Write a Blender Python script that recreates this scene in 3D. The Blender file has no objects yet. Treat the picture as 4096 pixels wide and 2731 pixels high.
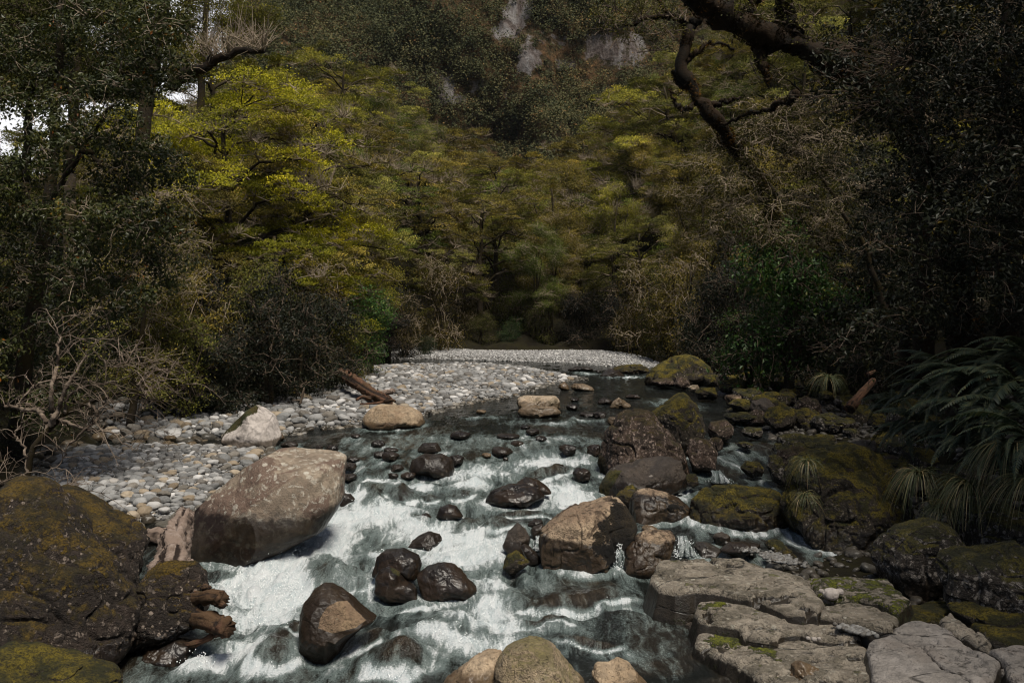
import bpy, math, random
import numpy as np

R = np.random.RandomState
SC = bpy.context.scene
COL = SC.collection
# ------------------------------------------------------------------ camera model
F = 3982.0          # focal length in pixels of the 4096 px wide photograph (35 mm lens)
H = 4.5             # eye height above the lowest water
U0, V0 = 2048.0, 1202.0   # principal column and horizon row


def P(u, v, y):
    """point at distance y along the ray through photo pixel (u, v)"""
    return np.array(((u - U0) / F * y, y, H - (v - V0) / F * y))


def sstep(a, b, x):
    t = np.clip((x - a) / (b - a), 0, 1)
    return t * t * (3 - 2 * t)


def zw(y):
    """still level of the river: it drops down the rapids towards the camera"""
    return np.interp(y, [0, 12.5, 15, 22, 27, 33, 50, 60, 90], [-.1, 0.0, 0.12, 0.5, 0.72, 0.92, 1.1, 1.2, 1.25])


def GW(u, v, dz=0.0):
    """where the ray through (u, v) meets the water level"""
    s = (v - V0) / F
    lo, hi = 5.0, 400.0
    for _ in range(50):
        m = (lo + hi) / 2
        if H - s * m > zw(m) + dz:
            lo = m
        else:
            hi = m
    return P(u, v, lo)


# ------------------------------------------------------------------ noise
def _h(ix, iy, iz, s):
    n = (ix.astype(np.int64) * 374761393 + iy.astype(np.int64) * 668265263 + iz.astype(np.int64) * 2147483647 + s * 974711) & 0xffffffff
    n = ((n ^ (n >> 13)) * 1274126177) & 0xffffffff
    n = ((n ^ (n >> 16)) * 2246822519) & 0xffffffff
    return ((n ^ (n >> 15)) & 0xffff) / 32767.5 - 1.0


def vnoise(p, s=0):
    p = np.asarray(p, float)
    i = np.floor(p).astype(np.int64)
    f = p - i
    f = f * f * f * (f * (f * 6 - 15) + 10)
    x, y, z = i[..., 0], i[..., 1], i[..., 2]
    fx, fy, fz = f[..., 0], f[..., 1], f[..., 2]
    r = 0
    for a in (0, 1):
        for b in (0, 1):
            for c in (0, 1):
                w = (fx if a else 1 - fx) * (fy if b else 1 - fy) * (fz if c else 1 - fz)
                r = r + w * _h(x + a, y + b, z + c, s)
    return r


def fbm(p, o=4, s=0, g=0.5):
    r, a = 0, 1.0
    p = np.asarray(p, float)
    for k in range(o):
        r = r + a * vnoise(p, s + k * 17)
        p = p * 2.03 + 5.3
        a *= g
    return r


def p3(x, y, z=0.0):
    return np.stack(np.broadcast_arrays(np.asarray(x, float), np.asarray(y, float), np.asarray(z, float)), -1)


def inpoly(pts, poly):
    x, y = pts[..., 0], pts[..., 1]
    ins = np.zeros(x.shape, bool)
    n = len(poly)
    for k in range(n):
        x1, y1 = poly[k]
        x2, y2 = poly[(k + 1) % n]
        if y1 == y2:
            continue
        c = ((y1 > y) != (y2 > y)) & (x < (x2 - x1) * (y - y1) / (y2 - y1) + x1)
        ins ^= c
    return ins


def sdf(pts, poly):
    """signed distance to a polygon, positive inside"""
    d = np.full(pts.shape[:-1], 1e9)
    n = len(poly)
    for k in range(n):
        a = np.array(poly[k], float)
        b = np.array(poly[(k + 1) % n], float)
        ab = b - a
        t = np.clip(((pts - a) @ ab) / (ab @ ab + 1e-12), 0, 1)
        q = pts - a - t[..., None] * ab
        d = np.minimum(d, np.hypot(q[..., 0], q[..., 1]))
    return np.where(inpoly(pts, poly), d, -d)


# ------------------------------------------------------------------ mesh helpers
def mesh(name, V, Fs, mat=None, smooth=True, attrs=None, fattrs=None):
    """V (n,3); Fs: one array of faces or a list of arrays (tris / quads)"""
    V = np.asarray(V, np.float32)
    if not isinstance(Fs, (list, tuple)):
        Fs = [Fs]
    Fs = [np.asarray(f, np.int32) for f in Fs if len(f)]
    me = bpy.data.meshes.new(name)
    me.vertices.add(len(V))
    me.vertices.foreach_set('co', V.ravel())
    li = np.concatenate([f.ravel() for f in Fs])
    cnt = np.concatenate([np.full(len(f), f.shape[1], np.int32) for f in Fs])
    st = np.concatenate(([0], np.cumsum(cnt)[:-1])).astype(np.int32)
    me.loops.add(len(li))
    me.loops.foreach_set('vertex_index', li)
    me.polygons.add(len(cnt))
    me.polygons.foreach_set('loop_start', st)
    me.polygons.foreach_set('loop_total', cnt)
    me.update(calc_edges=True)
    me.polygons.foreach_set('use_smooth', np.full(len(cnt), bool(smooth)))
    for k, a in (attrs or {}).items():
        a = np.asarray(a, np.float32)
        if a.ndim == 1:
            me.attributes.new(k, 'FLOAT', 'POINT').data.foreach_set('value', a)
        else:
            if a.shape[1] == 3:
                a = np.concatenate([a, np.ones((len(a), 1), np.float32)], 1)
            me.attributes.new(k, 'FLOAT_COLOR', 'POINT').data.foreach_set('color', a.ravel())
    for k, a in (fattrs or {}).items():
        me.attributes.new(k, 'FLOAT', 'FACE').data.foreach_set('value', np.asarray(a, np.float32))
    if mat:
        me.materials.append(mat)
    return me


def ob(name, me, parent=None, loc=None, rot=None, scale=None):
    o = bpy.data.objects.new(name, me)
    COL.objects.link(o)
    if parent:
        o.parent = parent
    if loc is not None:
        o.location = [float(c) for c in loc]
    if rot is not None:
        o.rotation_euler = [float(c) for c in rot]
    if scale is not None:
        o.scale = (scale,) * 3 if np.isscalar(scale) else [float(c) for c in scale]
    return o


def tag(o, label=None, cat=None, group=None, kind=None):
    for k, v in (('label', label), ('category', cat), ('group', group), ('kind', kind)):
        if v:
            o[k] = v
    return o


def dup(root, loc, rot=(0, 0, 0), scale=1.0, label=None, group=None, color=None):
    r = root.copy()
    COL.objects.link(r)
    r.location = [float(c) for c in loc]
    r.rotation_euler = [float(c) for c in rot]
    r.scale = (scale,) * 3 if np.isscalar(scale) else [float(c) for c in scale]
    if label:
        r['label'] = label
    if group:
        r['group'] = group
    if color:
        r.color = color
    for ch in root.children:
        c = ch.copy()
        COL.objects.link(c)
        c.parent = r
        if color:
            c.color = color
        for g in ch.children:
            d = g.copy()
            COL.objects.link(d)
            d.parent = c
    return r


_ico = {}


def ico(n):
    if n in _ico:
        return _ico[n]
    import bmesh
    bm = bmesh.new()
    bmesh.ops.create_icosphere(bm, subdivisions=n, radius=1.0)
    V = np.array([v.co[:] for v in bm.verts])
    Fc = np.array([[v.index for v in f.verts] for f in bm.faces])
    bm.free()
    V /= np.linalg.norm(V, axis=1)[:, None]
    _ico[n] = (V, Fc)
    return _ico[n]


def tubes(branches, k=6, cap=True, amp=0.0, fr=3.0, flute=0.0, groove=None):
    """branches: list of (points (n,3), radii (n,)) -> verts, quads, tris"""
    Vs, Q, T = [], [], []
    off = 0
    ang = np.arange(k) * 2 * np.pi / k
    ca, sa = np.cos(ang), np.sin(ang)
    for pts, rad in branches:
        pts = np.asarray(pts, float)
        n = len(pts)
        if n < 2:
            continue
        t = np.gradient(pts, axis=0)
        t /= np.linalg.norm(t, axis=1)[:, None] + 1e-9
        up = np.array((0, 0, 1.0)) if abs(t[0, 2]) < .9 else np.array((1.0, 0, 0))
        a = np.cross(t, up)
        a /= np.linalg.norm(a, axis=1)[:, None] + 1e-9
        b = np.cross(a, t)
        dirs = a[:, None, :] * ca[None, :, None] + b[:, None, :] * sa[None, :, None]
        rr = np.asarray(rad)[:, None] * np.ones((1, k))
        ring = pts[:, None, :] + rr[..., None] * dirs
        if flute:
            gv = fbm(np.stack([np.repeat(ca[None] * 2.6, n, 0), np.repeat(sa[None] * 2.6, n, 0), np.repeat(np.linspace(0, 1.6, n)[:, None], k, 1) + len(Vs)], -1), 4, 91, .65)
            rr = rr * (1 + flute * gv)
            ring = pts[:, None, :] + rr[..., None] * dirs
            groove.append(gv.ravel())
            if cap:
                groove.append(np.array([-.8, -.8]))
        if amp:
            rr = rr * (1 + amp * fbm(ring * fr, 4, 77, .6))
            ring = pts[:, None, :] + rr[..., None] * dirs
        Vs.append(ring.reshape(-1, 3))
        i = np.arange(n - 1)[:, None] * k + off
        j = np.arange(k)[None, :]
        jn = (j + 1) % k
        Q.append(np.stack([i + j, i + jn, i + k + jn, i + k + j], -1).reshape(-1, 4))
        if cap:
            Vs.append(pts[[0, -1]])
            c0 = off + n * k
            jj = np.arange(k)
            jm = (jj + 1) % k
            T.append(np.stack([np.full(k, c0), off + jm, off + jj], -1))
            e = off + (n - 1) * k
            T.append(np.stack([np.full(k, c0 + 1), e + jj, e + jm], -1))
            off += n * k + 2
        else:
            off += n * k
    V = np.concatenate(Vs)
    return V, [np.concatenate(Q)] + ([np.concatenate(T)] if T else [])


def curve(pts, n=12, wig=0.0, rng=None):
    """smooth polyline through control points (Catmull-Rom) with a little wander"""
    pts = np.asarray(pts, float)
    if len(pts) == 2:
        q = pts[0] + np.linspace(0, 1, n)[:, None] * (pts[1] - pts[0])
    else:
        e = np.concatenate([[2 * pts[0] - pts[1]], pts, [2 * pts[-1] - pts[-2]]])
        s = np.linspace(0, len(pts) - 1 - 1e-6, n)
        i = s.astype(int)
        f = (s - i)[:, None]
        p0, p1, p2, p3_ = e[i], e[i + 1], e[i + 2], e[i + 3]
        q = .5 * (2 * p1 + (p2 - p0) * f + (2 * p0 - 5 * p1 + 4 * p2 - p3_) * f ** 2 + (3 * p1 - p0 - 3 * p2 + p3_) * f ** 3)
    if wig and rng is not None:
        w = rng.normal(size=(n, 3)) * wig
        w[0] = 0
        q = q + w
    return q


def leaves(C, N, size, rng, asp=0.55, fold=0.25, spread=0.6):
    """rhombic folded leaves: centres C (n,3), mean normals N (n,3), sizes -> V, tris"""
    n = len(C)
    N = N + rng.normal(size=(n, 3)) * spread
    N /= np.linalg.norm(N, axis=1)[:, None] + 1e-9
    d = rng.normal(size=(n, 3))
    a = np.cross(N, d)
    a /= np.linalg.norm(a, axis=1)[:, None] + 1e-9
    b = np.cross(N, a)
    s = np.asarray(size)[:, None] * .5 if np.ndim(size) else size * .5
    up = N * s * fold
    V = np.stack([C - a * s, C + b * s * asp + up, C + a * s, C - b * s * asp + up], 1).reshape(-1, 3)
    i = np.arange(n)[:, None] * 4
    T = np.concatenate([i + np.array([0, 1, 2]), i + np.array([0, 2, 3])], 1).reshape(-1, 3)
    return V, T
# ------------------------------------------------------------------ materials
class NT:
    def __init__(s, name):
        s.m = bpy.data.materials.new(name)
        s.m.use_nodes = True
        s.t = s.m.node_tree
        s.t.nodes.clear()
        s.out = s.t.nodes.new('ShaderNodeOutputMaterial')

    def n(s, ty, ins=None, **kw):
        nd = s.t.nodes.new('ShaderNode' + ty)
        for k, v in kw.items():
            setattr(nd, k, v)
        for k, v in (ins or {}).items():
            if isinstance(v, bpy.types.NodeSocket):
                s.t.links.new(v, nd.inputs[k])
            else:
                nd.inputs[k].default_value = v
        return nd

    def math(s, op, a, b=0.0, c=None, clamp=False):
        nd = s.n('Math', operation=op, use_clamp=clamp)
        for i, v in enumerate((a, b) if c is None else (a, b, c)):
            if isinstance(v, bpy.types.NodeSocket):
                s.t.links.new(v, nd.inputs[i])
            else:
                nd.inputs[i].default_value = v
        return nd.outputs[0]

    def mix(s, f, a, b, mode='MIX'):
        nd = s.n('Mix', data_type='RGBA', blend_type=mode)
        for i, v in ((0, f), (6, a), (7, b)):
            if isinstance(v, bpy.types.NodeSocket):
                s.t.links.new(v, nd.inputs[i])
            else:
                nd.inputs[i].default_value = (*v, 1) if isinstance(v, tuple) and len(v) == 3 else v
        return nd.outputs[2]

    def ss(s, x, a, b):
        nd = s.n('MapRange', {0: x, 1: a, 2: b, 3: 0.0, 4: 1.0}, interpolation_type='SMOOTHSTEP')
        return nd.outputs[0]

    def noise(s, co, sc, det=4, rough=.55, dist=0.0):
        return s.n('TexNoise', {'Vector': co, 'Scale': sc, 'Detail': det, 'Roughness': rough, 'Distortion': dist}).outputs['Fac']

    def ramp(s, f, stops):
        nd = s.n('ValToRGB', {0: f})
        e = nd.color_ramp.elements
        while len(e) < len(stops):
            e.new(.5)
        for el, (p, c) in zip(e, stops):
            el.position = p
            el.color = (*c, 1)
        return nd.outputs[0]

    def attr(s, name, out='Fac'):
        return s.n('Attribute', attribute_name=name).outputs[out]

    def bump(s, h, st, d=.02, normal=None):
        ins = {'Height': h, 'Strength': st, 'Distance': d}
        if normal is not None:
            ins['Normal'] = normal
        return s.n('Bump', ins).outputs[0]

    def finish(s, sh):
        s.t.links.new(sh, s.out.inputs[0])
        return s.m


def rockmat(name, c1, c2, scale=1.5, lich=0.0, lcol=(.42, .38, .33), lsc=9.0, moss=0.0, mcol=(.075, .06, .008), mcol2=(.03, .035, .008),
            rough=.85, stain=0.0, scol=(.1, .055, .045), crack=0.0, wet_shade_col=.35, bump=.6, edge=(.25, .75), pits=.75):
    m = NT(name)
    g = m.n('NewGeometry')
    pos = g.outputs['Position']
    nz = m.n('SeparateXYZ', {0: g.outputs['Normal']}).outputs[2]
    n1 = m.noise(pos, scale, 6, .62, .4)
    n2 = m.noise(pos, scale * 7, 5, .6)
    n3 = m.noise(pos, scale * 28, 3, .6)
    col = m.mix(m.ss(n1, .36, .62), c1, c2)
    col = m.mix(m.math('MULTIPLY', m.ss(n2, .45, .6), .6), col, tuple(c * .42 for c in c1))
    pit = m.math('MULTIPLY', m.ss(m.noise(pos, scale * 11, 9, .78, .4), .56, .6), m.ss(m.noise(pos, scale * 1.9, 4, .6), .42, .6))
    col = m.mix(m.math('MULTIPLY', pit, pits), col, tuple(c * .16 for c in c1))
    col = m.mix(m.math('MULTIPLY', m.ss(n3, .5, .75), .4), col, tuple(min(1, c * 1.6) for c in c2))
    if stain:
        sn = m.noise(pos, scale * .9, 7, .68, .8)
        col = m.mix(m.math('MULTIPLY', m.ss(sn, .5, .56), stain), col, scol)
    if crack:
        mpc = m.n('Mapping', {'Vector': pos, 'Scale': (.34, .9, .9), 'Rotation': (0, 0, -.35)}).outputs[0]
        ca_ = m.math('ABSOLUTE', m.math('SUBTRACT', m.noise(mpc, .8, 3, .45), .5))
        cb_ = m.math('ABSOLUTE', m.math('SUBTRACT', m.noise(mpc, 2.3, 3, .5), .43))
        ck = m.math('MAXIMUM', m.math('SUBTRACT', 1.0, m.ss(ca_, .0, .007)), m.math('MULTIPLY', m.math('SUBTRACT', 1.0, m.ss(cb_, .0, .004)), .35))
        ck = m.math('MULTIPLY', ck, m.ss(n2, .38, .5))
        col = m.mix(m.math('MULTIPLY', ck, crack), col, (.012, .01, .007))
    if lich:
        v = m.n('TexVoronoi', {'Vector': pos, 'Scale': lsc, 'Randomness': 1.0})
        sz = m.n('SeparateColor', {0: v.outputs['Color']})
        rad = m.math('MULTIPLY', sz.outputs[0], .42)
        wob = m.math('ADD', v.outputs['Distance'], m.math('MULTIPLY', m.math('SUBTRACT', n3, .5), .35))
        spot = m.math('SUBTRACT', 1.0, m.ss(m.math('SUBTRACT', wob, rad), -.06, .06))
        area = m.ss(m.noise(pos, scale * 1.1, 5, .65), .62 - .3 * lich, .78 - .3 * lich)
        lm = m.math('MULTIPLY', m.math('MULTIPLY', spot, area), m.math('ADD', .35, m.math('MULTIPLY', sz.outputs[1], .65)))
        blotch = m.math('MULTIPLY', m.ss(m.noise(pos, scale * 5, 9, .78, .6), .64 - .12 * lich, .68 - .12 * lich), .8)
        lm = m.math('MAXIMUM', lm, m.math('MULTIPLY', blotch, lich))
        col = m.mix(lm, col, m.mix(n2, lcol, tuple(c * .62 for c in lcol)))
    rgh = m.math('ADD', rough, m.math('MULTIPLY', m.math('SUBTRACT', n2, .5), .2))
    mattr = m.attr('moss')
    h = m.math('SUBTRACT', m.math('ADD', m.math('MULTIPLY', n2, .6), m.math('MULTIPLY', n3, .3)), m.math('MULTIPLY', pit, .35))
    if crack:
        h = m.math('SUBTRACT', h, m.math('MULTIPLY', ck, .5))
    mn = m.math('ADD', m.math('MULTIPLY', m.math('SUBTRACT', m.noise(pos, scale * 1.7, 7, .7), .5), 1.7), m.math('MULTIPLY', nz, .8))
    mm = m.math('MAXIMUM', m.math('MULTIPLY', m.ss(mn, edge[0] + .1, edge[1] - .1), moss), m.ss(m.math('ADD', mattr, m.math('ADD', m.math('MULTIPLY', m.math('SUBTRACT', n2, .5), 1.3), m.math('MULTIPLY', m.math('SUBTRACT', m.noise(pos, scale * 2.6, 6, .7), .5), 1.5))), .44, .58))
    mfine = m.noise(pos, 34, 5, .75)
    mc = m.mix(m.ss(m.noise(pos, 3.5, 4, .6), .38, .62), mcol2, mcol)
    mc = m.mix(m.math('MULTIPLY', m.ss(mfine, .42, .6), .8), mc, tuple(c * .35 for c in mcol2))
    col = m.mix(mm, col, mc)
    h = m.math('ADD', h, m.math('MULTIPLY', mm, m.math('ADD', .3, m.math('MULTIPLY', mfine, .8))))
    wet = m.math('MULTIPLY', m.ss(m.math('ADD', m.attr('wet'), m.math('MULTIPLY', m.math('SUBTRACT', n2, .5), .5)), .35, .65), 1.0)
    col = m.mix(wet, col, m.mix(1.0, col, (wet_shade_col, wet_shade_col * .92, wet_shade_col * .82), 'MULTIPLY'))
    rgh = m.math('SUBTRACT', rgh, m.math('MULTIPLY', wet, rough - .38))
    rgh = m.math('MAXIMUM', rgh, m.math('MULTIPLY', mm, .95))
    b = m.bump(h, m.math('MULTIPLY', min(1.0, bump * 1.3), m.math('SUBTRACT', 1.0, m.math('MULTIPLY', wet, .72))), .08)
    b = m.bump(n1, .15, .2, b)
    bs = m.n('BsdfPrincipled', {'Base Color': col, 'Roughness': rgh, 'Normal': b, 'Specular IOR Level': .35})
    return m.finish(bs.outputs[0])


M = {}
M['lichen'] = rockmat('lichened_sandstone', (.24, .195, .145), (.15, .115, .085), 1.1, lich=.8, lcol=(.46, .43, .36), lsc=7, stain=.85, scol=(.10, .064, .048), rough=.9, bump=.45, pits=.35, wet_shade_col=.13)
M['white'] = rockmat('pale_granite', (.4, .36, .33), (.27, .24, .215), 1.3, rough=.75, bump=.3, moss=.0, mcol=(.045, .033, .006), pits=.15)
M['tan'] = rockmat('tan_granite', (.36, .275, .185), (.24, .175, .11), 1.3, rough=.82, stain=.5, scol=(.15, .095, .055), bump=.6, pits=.6, lich=.3, lcol=(.42, .36, .27), lsc=16)
M['tanlichen'] = rockmat('tan_pitted_rock', (.36, .27, .18), (.19, .13, .085), 1.6, rough=.85, stain=.9, scol=(.04, .025, .015), lich=.25, bump=.8, mcol=(.034, .024, .011), mcol2=(.013, .010, .006), wet_shade_col=.14)
M['sun'] = rockmat('cream_rock', (.44, .36, .27), (.33, .25, .17), 2.0, rough=.85, stain=.5, scol=(.09, .07, .03), bump=.7)
M['moss'] = rockmat('mossy_rock', (.05, .038, .027), (.022, .017, .011), 2.0, lich=.6, lcol=(.4, .34, .27), lsc=16, moss=.97, edge=(.05, .6), mcol=(.165, .125, .009), mcol2=(.03, .029, .004), bump=1.0)
M['mossgrey'] = rockmat('grey_mossy_rock', (.05, .04, .032), (.02, .016, .012), 1.7, lich=.9, lcol=(.42, .37, .32), lsc=13, moss=.9, edge=(.2, .7), mcol=(.12, .10, .009), mcol2=(.026, .027, .004), bump=1.0)
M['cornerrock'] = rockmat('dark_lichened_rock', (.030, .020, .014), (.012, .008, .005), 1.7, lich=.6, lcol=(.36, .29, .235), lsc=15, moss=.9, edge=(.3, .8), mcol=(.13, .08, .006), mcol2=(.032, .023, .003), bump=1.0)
M['brown'] = rockmat('brown_lichened_rock', (.075, .048, .034), (.022, .014, .009), 1.8, lich=.85, lcol=(.38, .29, .24), lsc=13, moss=.85, edge=(.35, .85), mcol=(.075, .05, .008), mcol2=(.035, .028, .006), bump=1.0)
M['dark'] = rockmat('wet_black_rock', (.024, .019, .016), (.012, .010, .009), 2.0, rough=.38, bump=.3, wet_shade_col=.6, stain=.5, scol=(.05, .033, .02), pits=.2)
M['umber'] = rockmat('damp_brown_rock', (.062, .047, .035), (.03, .023, .018), 2.0, rough=.5, bump=.6, lich=.2)
M['darkdry'] = rockmat('dark_rock_with_dry_face', (.3, .21, .125), (.2, .135, .085), 3.0, rough=.8, bump=.7, lich=.3, lcol=(.38, .3, .2), wet_shade_col=.09, lsc=16)
M['slab'] = rockmat('bedrock_slab', (.245, .212, .168), (.14, .118, .09), 1.7, stain=.6, scol=(.06, .052, .036), lich=.6, lcol=(.37, .345, .285), lsc=12, crack=.95, moss=.55, edge=(.85, 1.15), mcol=(.17, .18, .014), mcol2=(.06, .066, .01), bump=1.0, rough=.85, pits=.9, wet_shade_col=.12)
M['slabgrey'] = rockmat('grey_bedrock_slab', (.225, .205, .187), (.15, .135, .12), 1.2, lich=.1, crack=.8, moss=.0, bump=.6, rough=.8, stain=.2, scol=(.12, .09, .07), wet_shade_col=.14)
M['green'] = rockmat('tan_rock_with_green_film', (.32, .25, .165), (.26, .2, .125), 1.8, lich=.5, lcol=(.42, .37, .28), lsc=14, moss=.6, edge=(.25, .95), mcol=(.17, .155, .03), mcol2=(.11, .105, .025), bump=.8)


def leafmat(name, stops, rough=.55, spec=.15, trans=.25):
    m = NT(name)
    lv = m.attr('lv')
    c = m.ramp(lv, stops)
    oi = m.n('ObjectInfo')
    c = m.mix(1.0, c, oi.outputs['Color'], 'MULTIPLY')
    rv = m.math('ADD', .8, m.math('MULTIPLY', oi.outputs['Random'], .4))
    c = m.mix(1.0, c, m.n('CombineColor', {0: rv, 1: rv, 2: rv}).outputs[0], 'MULTIPLY')
    bs = m.n('BsdfPrincipled', {'Base Color': c, 'Roughness': rough, 'Specular IOR Level': spec})
    tr = m.n('BsdfTranslucent', {'Color': m.mix(1.0, c, (.9, 1.0, .5), 'MULTIPLY')})
    return m.finish(m.n('MixShader', {0: trans, 1: bs.outputs[0], 2: tr.outputs[0]}).outputs[0])


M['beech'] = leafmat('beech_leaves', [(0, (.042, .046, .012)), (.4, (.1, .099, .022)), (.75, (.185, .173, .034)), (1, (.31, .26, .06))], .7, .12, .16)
M['gold'] = leafmat('golden_beech_leaves', [(0, (.10, .10, .011)), (.4, (.245, .233, .014)), (.75, (.37, .325, .018)), (1, (.51, .43, .03))], .7, .12, .22)  # strong yellow-green leaf colour of the golden beeches
M['broad'] = leafmat('glossy_broad_leaves', [(0, (.018, .024, .008)), (.5, (.042, .05, .014)), (.86, (.085, .085, .02)), (.93, (.13, .1, .014)), (1, (.22, .075, .01))], .42, .22, .2)
M['darkleaf'] = leafmat('dark_forest_leaves', [(0, (.004, .006, .004)), (.6, (.011, .013, .007)), (.9, (.024, .024, .010)), (1, (.09, .065, .012))], .45, .14, .15)  # forest gloom put into these near-black leaf colours
M['bright'] = leafmat('bright_green_leaves', [(0, (.012, .028, .009)), (.5, (.030, .070, .015)), (.8, (.065, .115, .02)), (1, (.15, .15, .03))], .45, .2, .25)
M['fern'] = leafmat('fern_pinnae', [(0, (.016, .028, .018)), (.6, (.045, .066, .044)), (1, (.10, .10, .045))], .5, .2, .2)
M['tussock'] = leafmat('tussock_blades', [(0, (.03, .045, .018)), (.55, (.07, .08, .035)), (.8, (.19, .15, .07)), (1, (.3, .22, .12))], .5, .3, .2)
M['hillveg'] = leafmat('mountain_shrubs', [(0, (.035, .045, .024)), (.5, (.09, .092, .042)), (.8, (.15, .125, .055)), (1, (.24, .13, .055))], .8, .1, .15)


def barkmat(name, c1, c2, moss=None, sc=6.0, rough=.9, groove=False):
    m = NT(name)
    g = m.n('NewGeometry')
    tc = m.n('TexCoord').outputs['Object']
    n = m.noise(tc, sc, 5, .65)
    c = m.mix(m.ss(n, .35, .65), c1, c2)
    if moss:
        c = m.mix(m.math('MULTIPLY', m.ss(m.noise(tc, sc * .35, 5, .7), .42, .58), .9), c, moss)
    if groove:
        c = m.mix(m.ss(m.attr('groove'), .0, -.45), c, (.02, .013, .010))
    f = m.noise(tc, sc * 5, 4, .7)
    bs = m.n('BsdfPrincipled', {'Base Color': c, 'Roughness': rough, 'Normal': m.bump(f, .8, .03), 'Specular IOR Level': .2})
    return m.finish(bs.outputs[0])


M['bark'] = barkmat('dark_mossy_bark', (.018, .014, .010), (.04, .03, .02), (.03, .022, .006))
M['mossbark'] = barkmat('orange_moss_bark', (.007, .006, .004), (.014, .010, .006), (.02, .011, .004), 4)
M['mossfuzz'] = leafmat('hanging_moss', [(0, (.008, .006, .003)), (.6, (.015, .011, .005)), (.9, (.034, .02, .006)), (1, (.1, .045, .008))], .9, .05, .2)
M['twig'] = barkmat('pale_twigs', (.33, .27, .2), (.2, .155, .105), None, 8)
M['twigdark'] = barkmat('grey_brown_twigs', (.15, .115, .085), (.07, .05, .035), None, 8)
M['deadtwig'] = barkmat('lichened_dead_twigs', (.24, .19, .145), (.09, .065, .048), None, 5)
M['driftwood'] = barkmat('weathered_driftwood', (.27, .215, .18), (.12, .085, .066), (.2, .15, .12), 9, .9, True)
M['redwood'] = barkmat('wet_red_brown_log', (.12, .06, .036), (.05, .028, .018), (.07, .042, .022), 5, .9, True)


def cobmat(name, stops, attr=None):
    m = NT(name)
    g = m.n('NewGeometry')
    r = m.attr(attr) if attr else m.n('ObjectInfo').outputs['Random']
    pos = g.outputs['Position']
    c = m.ramp(r, stops)
    n = m.noise(pos, 9, 6, .65, .5)
    c = m.mix(m.math('MULTIPLY', m.ss(n, .45, .7), .5), c, m.mix(1.0, c, (.55, .5, .42), 'MULTIPLY'))
    n2 = m.noise(pos, 45, 3, .6)
    c = m.mix(m.math('MULTIPLY', m.ss(n2, .55, .75), .3), c, (.5, .48, .45))
    wet = m.attr('wet')
    c = m.mix(wet, c, m.mix(1.0, c, (.36, .32, .25), 'MULTIPLY'))
    bs = m.n('BsdfPrincipled', {'Base Color': c, 'Roughness': m.math('SUBTRACT', .8, m.math('MULTIPLY', wet, .5)), 'Normal': m.bump(m.math('ADD', n, m.math('MULTIPLY', n2, .3)), .35, .03), 'Specular IOR Level': .3})
    return m.finish(bs.outputs[0])


GREYS = [(0, (.09, .092, .092)), (.35, (.155, .157, .155)), (.7, (.23, .23, .225)), (1, (.34, .335, .325))]
M['cobgrey'] = cobmat('grey_cobble_stone', GREYS)
M['cobtan'] = cobmat('tan_cobble_stone', [(0, (.15, .115, .075)), (.5, (.23, .185, .13)), (1, (.3, .25, .185))])
M['cobdark'] = cobmat('dark_cobble_stone', [(0, (.07, .062, .052)), (.5, (.11, .1, .085)), (1, (.16, .145, .125))])
M['gravel'] = cobmat('mixed_gravel', [(0, (.1, .09, .078)), (.25, (.115, .115, .113)), (.5, (.18, .18, .177)), (.8, (.26, .258, .252)), (.82, (.2, .165, .12)), (.88, (.25, .205, .15)), (.91, (.38, .37, .36)), (1, (.47, .465, .455))], 'lv')


def groundmat():
    m = NT('forest_floor_and_gravel')
    g = m.n('NewGeometry')
    pos = g.outputs['Position']
    n = m.noise(pos, 1.5, 7, .7)
    n2 = m.noise(pos, 14, 5, .7)
    c = m.mix(m.ss(n, .35, .65), (.010, .008, .005), (.018, .016, .006))
    c = m.mix(m.math('MULTIPLY', n2, .5), c, (.004, .0035, .003))
    v = m.n('TexVoronoi', {'Vector': pos, 'Scale': 13.0})
    s = m.n('SeparateColor', {0: v.outputs['Color']}).outputs[0]
    gc = m.ramp(s, [(0, (.1, .095, .085)), (.5, (.22, .21, .195)), (1, (.38, .37, .35))])
    gc = m.mix(m.ss(v.outputs['Distance'], .25, .6), gc, (.05, .046, .04))
    gr = m.attr('gravel')
    c = m.mix(gr, c, gc)
    h = m.math('ADD', m.math('MULTIPLY', n2, .5), m.math('MULTIPLY', gr, m.math('SUBTRACT', 1.0, v.outputs['Distance'])))
    bs = m.n('BsdfPrincipled', {'Base Color': c, 'Roughness': .95, 'Normal': m.bump(h, .8, .05), 'Specular IOR Level': .1})
    return m.finish(bs.outputs[0])


M['ground'] = groundmat()


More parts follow.
